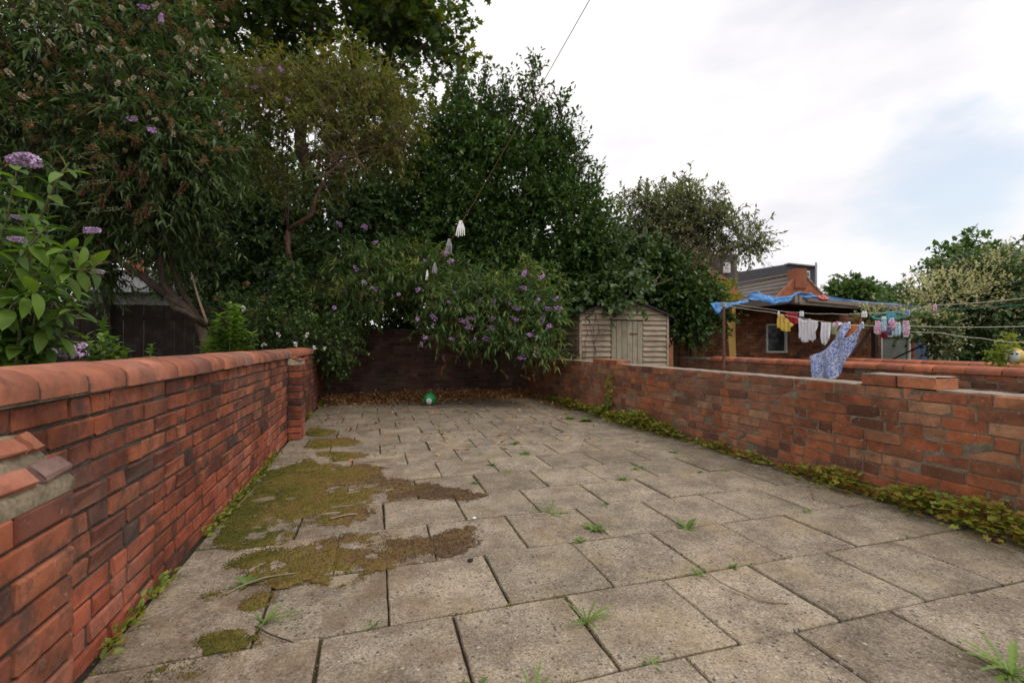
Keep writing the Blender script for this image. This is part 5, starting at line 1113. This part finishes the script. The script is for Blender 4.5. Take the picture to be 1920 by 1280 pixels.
for poly in ([(400, 1022), (425, 960), (470, 925), (500, 885), (560, 868), (600, 870), (650, 875), (715, 878), (720, 905), (700, 935), (620, 955), (560, 985), (555, 1010), (470, 1022)],
             [(430, 1068), (480, 1035), (560, 1030), (640, 1003), (740, 1000), (800, 1040), (720, 1065), (640, 1100), (560, 1088), (480, 1085)],
             [(720, 900), (790, 905), (905, 928), (880, 945), (800, 930), (720, 935)], [(770, 1005), (890, 985), (885, 1015), (820, 1052), (790, 1040)],
             [(335, 1228), (380, 1190), (450, 1180), (482, 1190), (470, 1212), (360, 1234)], [(225, 1284), (290, 1240), (370, 1235), (350, 1275), (300, 1288)],
             [(573, 816), (580, 803), (628, 808), (605, 818)], [(572, 838), (590, 824), (665, 822), (672, 832), (610, 840)], [(350, 1122), (408, 1104), (402, 1118), (370, 1128)],
             [(462, 1125), (500, 1100), (515, 1110), (480, 1132)], [(590, 945), (700, 935), (690, 975), (590, 985)], [(600, 850), (650, 846), (700, 855), (620, 862)], [(575, 858), (600, 866), (560, 870)]):
    mask |= inside(poly)
def blur(A, n):
    for _ in range(n): A = (A + np.roll(A, 1, 0) + np.roll(A, -1, 0) + np.roll(A, 1, 1) + np.roll(A, -1, 1)) / 5
    A[0] = A[-1] = 0; A[:, 0] = A[:, -1] = 0; return A
fb = .40 * vnoise(P3, 5, 11) + .25 * vnoise(P3, 14, 12) + .20 * vnoise(P3, 38, 13) + .15 * vnoise(P3, 85, 14) - .5
kk = np.floor((Y_ - Y0) / PY).astype(int); dy_ = np.abs((Y_ - Y0) / PY - np.round((Y_ - Y0) / PY)) * PY; dj = dy_.copy()
for k in JX:
    sel = kk == k
    for xj in JX[k]: dj[sel] = np.minimum(dj[sel], np.abs(X_[sel] - xj))
jn = vnoise(P3, 12, 31); holes = .5 * vnoise(P3, 6.5, 41) + .3 * vnoise(P3, 19, 42) + .2 * vnoise(P3, 50, 43)
thin = .10 * np.clip((X_ + .1) / .6, 0, 1)                   # the growth starves away from the wall
Hs = blur(mask.astype(float), 18); soft = Hs + fb * 3.4 - thin * 2.2; soft[dj < .005 + .006 * jn] -= .45; soft[holes > .615] -= .8; soft[X_ > .95] = -1; Hs[X_ > .95] = 0
mask = (soft > .52) & (Hs > .08)
H = blur(mask.astype(float), 2)
Z = -.004 + .013 * np.clip(H, 0, 1) ** .7 + (vnoise(P3, 25, 5) - .5) * .008 * H + (vnoise(P3, 90, 6) - .5) * .007 * H
keep = H > .08; idx = -np.ones(H.shape, int); q = keep[:-1, :-1] & keep[1:, :-1] & keep[1:, 1:] & keep[:-1, 1:]
use = np.zeros(H.shape, bool); use[:-1, :-1] |= q; use[1:, :-1] |= q; use[1:, 1:] |= q; use[:-1, 1:] |= q
idx[use] = np.arange(use.sum()); I, J = np.where(q)
Fq = np.stack([idx[I, J], idx[I + 1, J], idx[I + 1, J + 1], idx[I, J + 1]], 1)
moss_o = tag(link('moss', npmesh('moss', np.stack([X_[use], Y_[use], Z[use]], 1), Fq.ravel(), 4, M['moss'], smooth=True)), 'yellow green and brown moss spread over the slabs beside the orange wall', 'moss', kind='stuff')
rg = np.random.RandomState(129); I2 = rg.randint(0, len(I), 46000); P = np.stack([X_[I[I2], J[I2]] + rg.normal(size=46000) * .006, Y_[I[I2], J[I2]] + rg.normal(size=46000) * .006, Z[I[I2], J[I2]]], 1)
Ie, Je = np.where((Hs > .03) & (soft > .05) & (soft < .55)); k_ = rg.randint(0, len(Ie), 26000); P = np.concatenate([P, np.stack([X_[Ie[k_], Je[k_]] + rg.normal(size=26000) * .004, Y_[Ie[k_], Je[k_]] + rg.normal(size=26000) * .004, np.full(26000, .0005)], 1)]); D = sphere_dirs(rg, len(P)); D[:, 2] = abs(D[:, 2]) + .25
s = .004 + .006 * rg.rand(len(P)); link('moss_tufts', leafmesh('moss_tufts', P, D, sphere_dirs(rg, len(P)), s, s * .55, rg.rand(len(P)), M['moss'], T_DIA), moss_o, kind='stuff')
# fallen leaves
rg = np.random.RandomState(130); n = 12000
yy = BACK - .04 - np.abs(rg.normal(size=n)) * .42; yy[n // 3:n // 2] = BACK - .04 - rg.rand(n // 2 - n // 3) * .55
xx = XL + .02 + rg.rand(n) * (3.02 - XL); ns = 900; yy[:ns] = BACK - rg.rand(ns) ** 1.6 * 5.0; yy[ns:ns + 700] = BACK - rg.rand(700) * 2.6; xx[ns:ns + 700] = 3.05 - np.abs(rg.normal(size=700)) * .16
ok = (xx > XL + .02) & (xx < 3.27 - .0215 * yy - .02); xx, yy = xx[ok], yy[ok]; n = len(xx)
P = np.stack([xx, yy, .004 + rg.rand(n) * np.clip((yy - 8.0) * .11, 0, .13)], 1); D = sphere_dirs(rg, n); D[:, 2] *= .35; s = .028 + .035 * rg.rand(n)
tag(link('fallen_leaves', leafmesh('fallen_leaves', P, D, unit(np.array([0, 0, 1.]) + sphere_dirs(rg, n) * .5), s, s * .6, rg.rand(n), M['litter'], T_OVAL)), 'brown dead leaves drifted against the back wall', 'leaves', kind='stuff')
# creeping plants along the right wall
rg = np.random.RandomState(131); Ps = []; Sz = []; Ti = []
y = 1.0
while y < 8.2:
    dens = max(.10, 2.1 * (.6 * vnoise(np.array([[0, y, 0.]]), 1.3, 9)[0] + .4 * vnoise(np.array([[0, y, 0.]]), 5.0, 3)[0]) - .35) * (1.0 if y < 7 else .6); n = int(52 * dens); ht = .03 + .12 * dens * (1 if y < 5 else .7)
    xw = XR(y); a = rg.rand(n)
    Ps.append(np.stack([xw - .015 - np.abs(rg.normal(size=n)) * (.03 + .06 * dens), y + rg.rand(n) * .06, .01 + rg.rand(n) * ht], 1)); Sz.append(.018 + .034 * rg.rand(n)); Ti.append(np.clip(.15 + .35 * vnoise(np.array([[3., y, 0.]]), 3, 2)[0] + .55 * rg.rand(n) ** 1.5, 0, 1)); y += .05
P = np.concatenate(Ps); s = np.concatenate(Sz); n = len(P); D = sphere_dirs(rg, n); D[:, 2] = abs(D[:, 2]) * .3; D[:, 0] -= .3
tag(link('ground_cover', leafmesh('ground_cover', P, D, unit(np.array([-.3, 0, 1.]) + sphere_dirs(rg, n) * .5), s, s * .8, np.concatenate(Ti), M['lf_ground'], T_MAPLE)), 'yellow green creeping plants along the foot of the right wall', 'ground cover', kind='stuff')
# weeds along the foot of the left wall
P = []; 
for y in np.arange(1.4, 8.8, .035):
    if vnoise(np.array([[7., y, 0.]]), 2.3, 4)[0] > .52:
        k = 6; P.append(np.stack([XL + .01 + np.abs(rg.normal(size=k)) * .02, y + rg.rand(k) * .04, .005 + rg.rand(k) * .05], 1))
P = np.concatenate(P); n = len(P); s = .02 + .022 * rg.rand(n); D = sphere_dirs(rg, n); D[:, 2] = abs(D[:, 2]); D[:, 0] = abs(D[:, 0])
tag(link('undergrowth', leafmesh('undergrowth', P, D, unit(np.array([.3, 0, 1.]) + sphere_dirs(rg, n) * .5), s, s * .5, rg.rand(n) * .8, M['lf_ground'], T_OVAL)), 'small weeds sprouting along the foot of the orange wall', 'weeds', kind='stuff')
# joint moss and grass tufts in the slab joints
P = []
for k in range(-1, 16):
    y = Y0 + k * PY
    for _ in range(420 if k < 8 else 120):
        x = XL + rg.rand() * 4.0
        if vnoise(np.array([[x, y, 0.]]), 3.0, 6)[0] > .60: P.append((x, y + rg.normal() * .004, -.012 + rg.rand() * .008))
    for xj in JX.get(k, []):
        for _ in range(int(60 * max(0, vnoise(np.array([[xj * 5, y, 3.]]), 2.7, 7)[0] - .3))): P.append((xj + rg.normal() * .003, y + rg.rand() * PY, -.012 + rg.rand() * .008))
P = np.array(P); n = len(P); s = .006 + .012 * rg.rand(n) ** 2; D = sphere_dirs(rg, n); D[:, 2] = abs(D[:, 2]) + .4
tag(link('joint_weeds', leafmesh('joint_weeds', P, D, sphere_dirs(rg, n), s, s * .5, rg.rand(n), M['lf_ground'], T_DIA)), 'tiny green shoots in the joints between slabs', 'weeds', kind='stuff')
# individual weeds
wl = [leaf_strip(1, .13, .55, M['lf_weed'], 12, rg, .45), leaf_strip(1, .10, .3, M['lf_weed'], 12, rg, .4), leaf_strip(1, .14, .9, M['lf_weed'], 12, rg, .5)]
wr = [leaf_strip(1, .42, .35, M['lf_weed'], 5, rg), leaf_strip(1, .36, .6, M['lf_weed'], 5, rg)]
def weed(px, py, L, n, label, ms=wl, up=.7, ground=True):
    p = gnd(px, py); p.z = -.004; r_ = thing('weed', label, 'weed', p, 0, 'weeds rooted in the paving joints')
    for i in range(n):
        th = i * 2.399 + rg.rand() * .5; u_ = up * (.3 + 1.6 * rg.rand()); s = L * (.6 + .5 * rg.rand())
        e = Vector((math.cos(th), math.sin(th), u_)).to_track_quat('X', 'Z').to_euler(); link('leaf', ms[rg.randint(len(ms))], r_, (rg.normal() * .003, rg.normal() * .003, 0), e, (s, s, s))
big_ = [(1098, 1168, .12, 9, 'largest dandelion weed, upright leaves, in the joint at lower centre', wl, 1.0), (1030, 962, .13, 12, 'spreading feathery weed mid patio left of the round leaved one', wl, .5), (497, 1165, .09, 9, 'bright green weed by the brown moss at lower left', wl, .8),
        (1288, 988, .09, 8, 'round leaved weed right of the spreading feathery one', wr, .7), (1892, 1262, .12, 20, 'fine leaved weed in the lower right corner', wl, 1.0), (1192, 878, .11, 10, 'flat rosette weed right of centre beyond the feathery one', wl, .5),
        (1310, 1077, .06, 12, 'mossy tuft where a dry straw begins on the right', wl, .9), (1000, 1300, .10, 7, 'weed cut by the bottom edge right of centre', wl, 1.2), (895, 1290, .07, 5, 'small weed cut by the bottom edge left of its neighbour', wr, .8), (923, 872, .07, 8, 'upright round leaved weed in the middle of the patio', wr, 1.0),
        (890, 905, .05, 6, 'small yellow green weed just below the upright round leaved one', wr, .8), (950, 884, .07, 8, 'feathery weed just right of the upright round leaved one', wl, .6), (1100, 790, .13, 14, 'leafy green weed clump near the right wall at the back', wr, .8), (1070, 785, .11, 10, 'leafy weed clump touching the fallen leaves near the right wall', wr, .8)]
for a in big_: weed(*a[:5], ms=a[5], up=a[6])
small = [(838, 822, 'three joints in front of the ball'), (880, 838, 'left of the feathery pair'), (963, 832, 'beyond the middle weeds'), (779, 865, 'near the end of the moss'), (748, 828, 'by the slab corner left of centre'), (1113, 992, 'between the feathery and round leaved weeds'), (1358, 882, 'near the right wall creepers'),
         (1312, 884, 'left of the one by the creepers'), (1262, 848, 'in the distant right joints'), (1168, 898, 'below the flat rosette'), (1512, 960, 'on the open slabs at right'), (1700, 1005, 'alone far right'), (700, 1172, 'in the near left joint'), (633, 998, 'inside the brown moss'), (605, 965, 'in the upper brown moss'),
         (463, 1095, 'at the left edge of the large moss patch'), (485, 1010, 'on the green moss'), (1133, 948, 'right of the feathery weed'), (940, 795, 'far down the patio'), (1372, 1062, 'beside the mossy tuft'), (985, 850, 'right of the middle joints'), (1090, 1015, 'below the feathery weed'), (1222, 1245, 'in the nearest cross joint'), (1297, 858, 'near the wall, back right')]
for px, py, lb in small: weed(px, py, .028 + .05 * rg.rand() ** 1.6, 9, 'tiny green weed ' + lb, wl if rg.rand() < .5 else wr, .8)
# climbing seedling on the right wall
cs_ = thing('ivy_sprig', 'small ivy sprig climbing the far part of the right wall', 'ivy', atX(1141, 745, XR(6.0) - .01))
Pc = np.array([tuple(atX(1141 + rg.normal() * 5, 705 + rg.rand() * 60, XR(6.0) - .03)) for _ in range(70)]); s = .03 + .03 * rg.rand(70)
put(leafmesh('leaves', Pc, sphere_dirs(rg, 70) + np.array([-.3, 0, -.5]), unit(np.array([-1, -.3, .5]) + sphere_dirs(rg, 70) * .5), s, s * .8, rg.rand(70) * .6, M['lf_ground'], T_OVAL), cs_, 'leaves', 'stuff')
MB().tube([atX(1143, 768, XR(6.0) - .012), atX(1139, 740, XR(6.0) - .012), atX(1142, 706, XR(6.0) - .012)], .003, 5).build('stem', M['stemdark'], cs_)
# dry straws
def straw(pts, label, r=.003, mat='twig'):
    P_ = [gnd(px, py, .006) + Vector((0, 0, z)) for px, py, z in pts]; c0 = P_[0].copy(); f = []
    n = len(P_)
    for i in range(n - 1):
        for k in range(4):
            s = k / 4; a, b, c_, d_ = P_[max(i - 1, 0)], P_[i], P_[i + 1], P_[min(i + 2, n - 1)]
            f.append(.5 * ((2 * b) + (c_ - a) * s + (2 * a - 5 * b + 4 * c_ - d_) * s * s + (3 * b - a - 3 * c_ + d_) * s ** 3) - c0)
    f.append(P_[-1] - c0)
    tag(link('dry_stem', MB().tube(f, [r] * (len(f) - 1) + [r * .4], 5).mesh('dry_stem', M[mat]), None, c0), label, 'stem', 'dry stems lying on the paving')
straw([(1322, 1076, .02), (1350, 1095, .012), (1400, 1115, .004), (1440, 1126, 0), (1480, 1129, 0)], 'long curved straw lying across a near slab on the right')
straw([(1420, 887, 0), (1445, 890, .01), (1465, 900, .02), (1475, 911, .0)], 'short curled straw near the right wall creepers')
straw([(1448, 888, 0), (1490, 897, .02), (1515, 911, .02), (1527, 937, 0)], 'pale curved stem looping out from the right wall creepers', .004)
straw([(1515, 912, .01), (1560, 918, .02), (1610, 930, 0)], 'straw running along the creepers at the right wall')
straw([(425, 1112, 0), (455, 1098, .004), (500, 1085, .01), (563, 1074, .004)], 'straight pale twig lying on the slab left of the moss', .004)
straw([(480, 1172, 0), (510, 1190, .004), (552, 1202, 0)], 'thin dark twig beneath the lower left weed', .0025, 'bark')
straw([(288, 1118, 0), (330, 1060, .02), (372, 1000, .02), (440, 955, .01), (480, 915, .01)], 'long dark thin stem along the foot of the orange wall', .003)
straw([(620, 975, .01), (650, 968, .012), (672, 966, .01)], 'pale flat twig on the brown moss', .006)
def stone(px, py, r, mat, label, name='pebble'):
    p = gnd(px, py); bm = bmesh.new(); bmesh.ops.create_icosphere(bm, subdivisions=2, radius=1)
    for v in bm.verts: v.co = Vector((v.co.x * r * 1.2, v.co.y * r, v.co.z * r * .6)) * (.85 + .3 * vnoise(np.array([tuple(v.co * 1.6)]), 1, int(px) % 9)[0])
    for f in bm.faces: f.smooth = True
    me = bpy.data.meshes.new(name); bm.to_mesh(me); bm.free(); me.materials.append(mat); tag(link(name, me, None, (p.x, p.y, r * .5)), label, name.replace('_', ' '))
stone(889, 972, .011, M['c_white'], 'small white pebble on the paving mid left')
stone(882, 1051, .012, M['felt'], 'small black pebble on the joint below the brown dirt')
stone(1870, 1016, .028, M['seed_red'], 'brown curled dead leaf lying near the right wall creepers', 'dead_leaf')
# flakes of pale worn mortar in the moss
for i, (px, py, sx_, sy_) in enumerate(((498, 938, .07, .04), (545, 938, .04, .02), (640, 952, .09, .012), (662, 925, .05, .018), (655, 915, .05, .01), (620, 965, .06, .012))):
    p = gnd(px, py); n = 9; V = [(math.cos(k * 6.283 / n) * sx_ * (.7 + .5 * rg.rand()), math.sin(k * 6.283 / n) * sy_ * (.7 + .5 * rg.rand()), .014) for k in range(n)]; V += [(x, y, -.004) for x, y, z in V]
    Fc = [tuple(range(n))] + [(k, k + n, (k + 1) % n + n, (k + 1) % n) for k in range(n)]
    me = MB().add(V, Fc).mesh('cement_flake', M['cement'])
    tag(link('cement_flake', me, None, (p.x, p.y, 0), (0, 0, rg.rand() * .4)), ['largest pale cement flake at the left of the moss', 'pale cement flake just right of the largest', 'long thin cement flake amid brown moss', 'pale flake above the long thin one', 'narrow pale flake highest in the moss', 'pale flake below the long thin one'][i], 'cement flake', 'pale cement flakes bared in the moss')
# football
pb_ = gnd(806, 759); rball = 11.6 / F * ((pb_.x * sn + pb_.y * cs))
m = NT('green_white_ball'); v = m.obj(False); cl = m.voro(v, 7.5, 'Color'); se = m.n('ShaderNodeSeparateColor'); m.l(cl, se.inputs[0]); di = m.voro(v, 7.5)
msk = m.math('MULTIPLY', m.math('GREATER_THAN', se.outputs[0], .62), m.math('LESS_THAN', di, .42))
m.col(m.mix(msk, (.02, .30, .09), (.72, .75, .74))); m.b.inputs['Roughness'].default_value = .35; M['ball'] = m.m
def seam_ball(r):
    bm = bmesh.new(); bmesh.ops.create_icosphere(bm, subdivisions=1, radius=1); base = [v.co.normalized().copy() for v in bm.verts]; bm.free()
    bm = bmesh.new(); bmesh.ops.create_icosphere(bm, subdivisions=4, radius=1)
    for v in bm.verts:
        ds = sorted((v.co.normalized() - b).length for b in base)[:2]; v.co *= r * (1 - (.025 if ds[1] - ds[0] < .04 else 0))
    for f in bm.faces: f.smooth = True
    me = bpy.data.meshes.new('football'); bm.to_mesh(me); bm.free(); me.materials.append(M['ball']); return me
tag(link('football', seam_ball(rball), None, (pb_.x, pb_.y, rball), (.7, .4, 2.0)), 'green football with white patches resting by the back wall', 'ball')

# ------------------------------------------------------------------ small things at the right edge
op = thing('plant_pot', 'round yellow and white pot with two dark eyes, holding a plant by the right edge', 'plant pot', atX(1900, 684, 7.4))
pc = atX(1902, 667, 7.4); rad = 15 / F * (pc.x * sn + pc.y * cs)
def ball_part(name, c, r, mat, parent, sq=(1, 1, 1)):
    bm = bmesh.new(); bmesh.ops.create_uvsphere(bm, u_segments=16, v_segments=10, radius=r)
    for v in bm.verts: v.co = Vector((v.co.x * sq[0], v.co.y * sq[1], v.co.z * sq[2]))
    for f in bm.faces: f.smooth = True
    me = bpy.data.meshes.new(name); bm.to_mesh(me); bm.free(); me.materials.append(mat); return link(name, me, parent, Vector(c) - parent.location)
ball_part('pot', pc, rad, plain('yellow_glaze', (.62, .42, .10), .35, .1), op)
fdir = -Vector((pc.x, pc.y, 0)).normalized(); rt_ = Vector((-fdir.y, fdir.x, 0)) * -1
ball_part('face', pc + fdir * rad * .25 - rt_ * rad * -.12, rad * .88, plain('white_glaze', (.55, .57, .6), .35, .1), op)
for s in (-.45, .0): ball_part('eye', pc + fdir * rad * 1.10 + rt_ * rad * (s + .2) + Vector((0, 0, rad * .28)), rad * .12, M['felt'], op)
pl = thing('potted_plant', 'bright trailing plant growing around the yellow pot', 'plant', atX(1885, 690, 7.35))
limb(pl, 'stem', [atX(1885, 688, 7.35), atX(1893, 640, 7.35), atX(1903, 610, 7.35)], .006, .003, M['stem'], 5)
rg = np.random.RandomState(140)
add_crown(pl, rg, 'foliage', M['lf_lime'], T_OVAL, [Bl(1880, 665, 9.0 * .62, 9, 18, .1), Bl(1903, 643, 5.6, 14, 8, .1), Bl(1890, 685, 5.6, 14, 6, .1)], None, kind=CR, clumps=22, twigs=5, leaves=5, tlen=.07, L=.04, W=.025, rc=.05)
# dark sloping lid between the walls, right edge
q0, q1, q2 = atX(1882, 748, 4.4), atX(1925, 722, 4.4), atX(1990, 700, 4.4)
ld = thing('bin_lid', 'dark grey sloping lid just showing over the right wall at the edge', 'lid', (4.4, q1.y, 0))
V = [q0, q2, q2 + Vector((.7, 0, .02)), q0 + Vector((.7, 0, 0))]; V += [v - Vector((0, 0, .03)) for v in V]
MB().add(V, [(0, 1, 2, 3), (4, 7, 6, 5), (0, 4, 5, 1), (1, 5, 6, 2), (2, 6, 7, 3), (3, 7, 4, 0)]).build('lid', M['felt'], ld)
lo = [Vector((v.x, v.y, v.z - .03)) for v in (q0, q2)]
MB().add([lo[0] + Vector((.04, -.02, 0)), lo[1] + Vector((.04, .02, 0)), Vector((4.44, lo[1].y + .02, -.05)), Vector((4.44, lo[0].y - .02, -.05)), lo[0] + Vector((.66, -.02, 0)), lo[1] + Vector((.66, .02, 0)), Vector((5.06, lo[1].y + .02, -.05)), Vector((5.06, lo[0].y - .02, -.05))], [(0, 1, 2, 3), (4, 7, 6, 5), (0, 4, 5, 1), (1, 5, 6, 2), (2, 6, 7, 3), (3, 7, 4, 0)]).build('bin_body', M['felt'], ld)
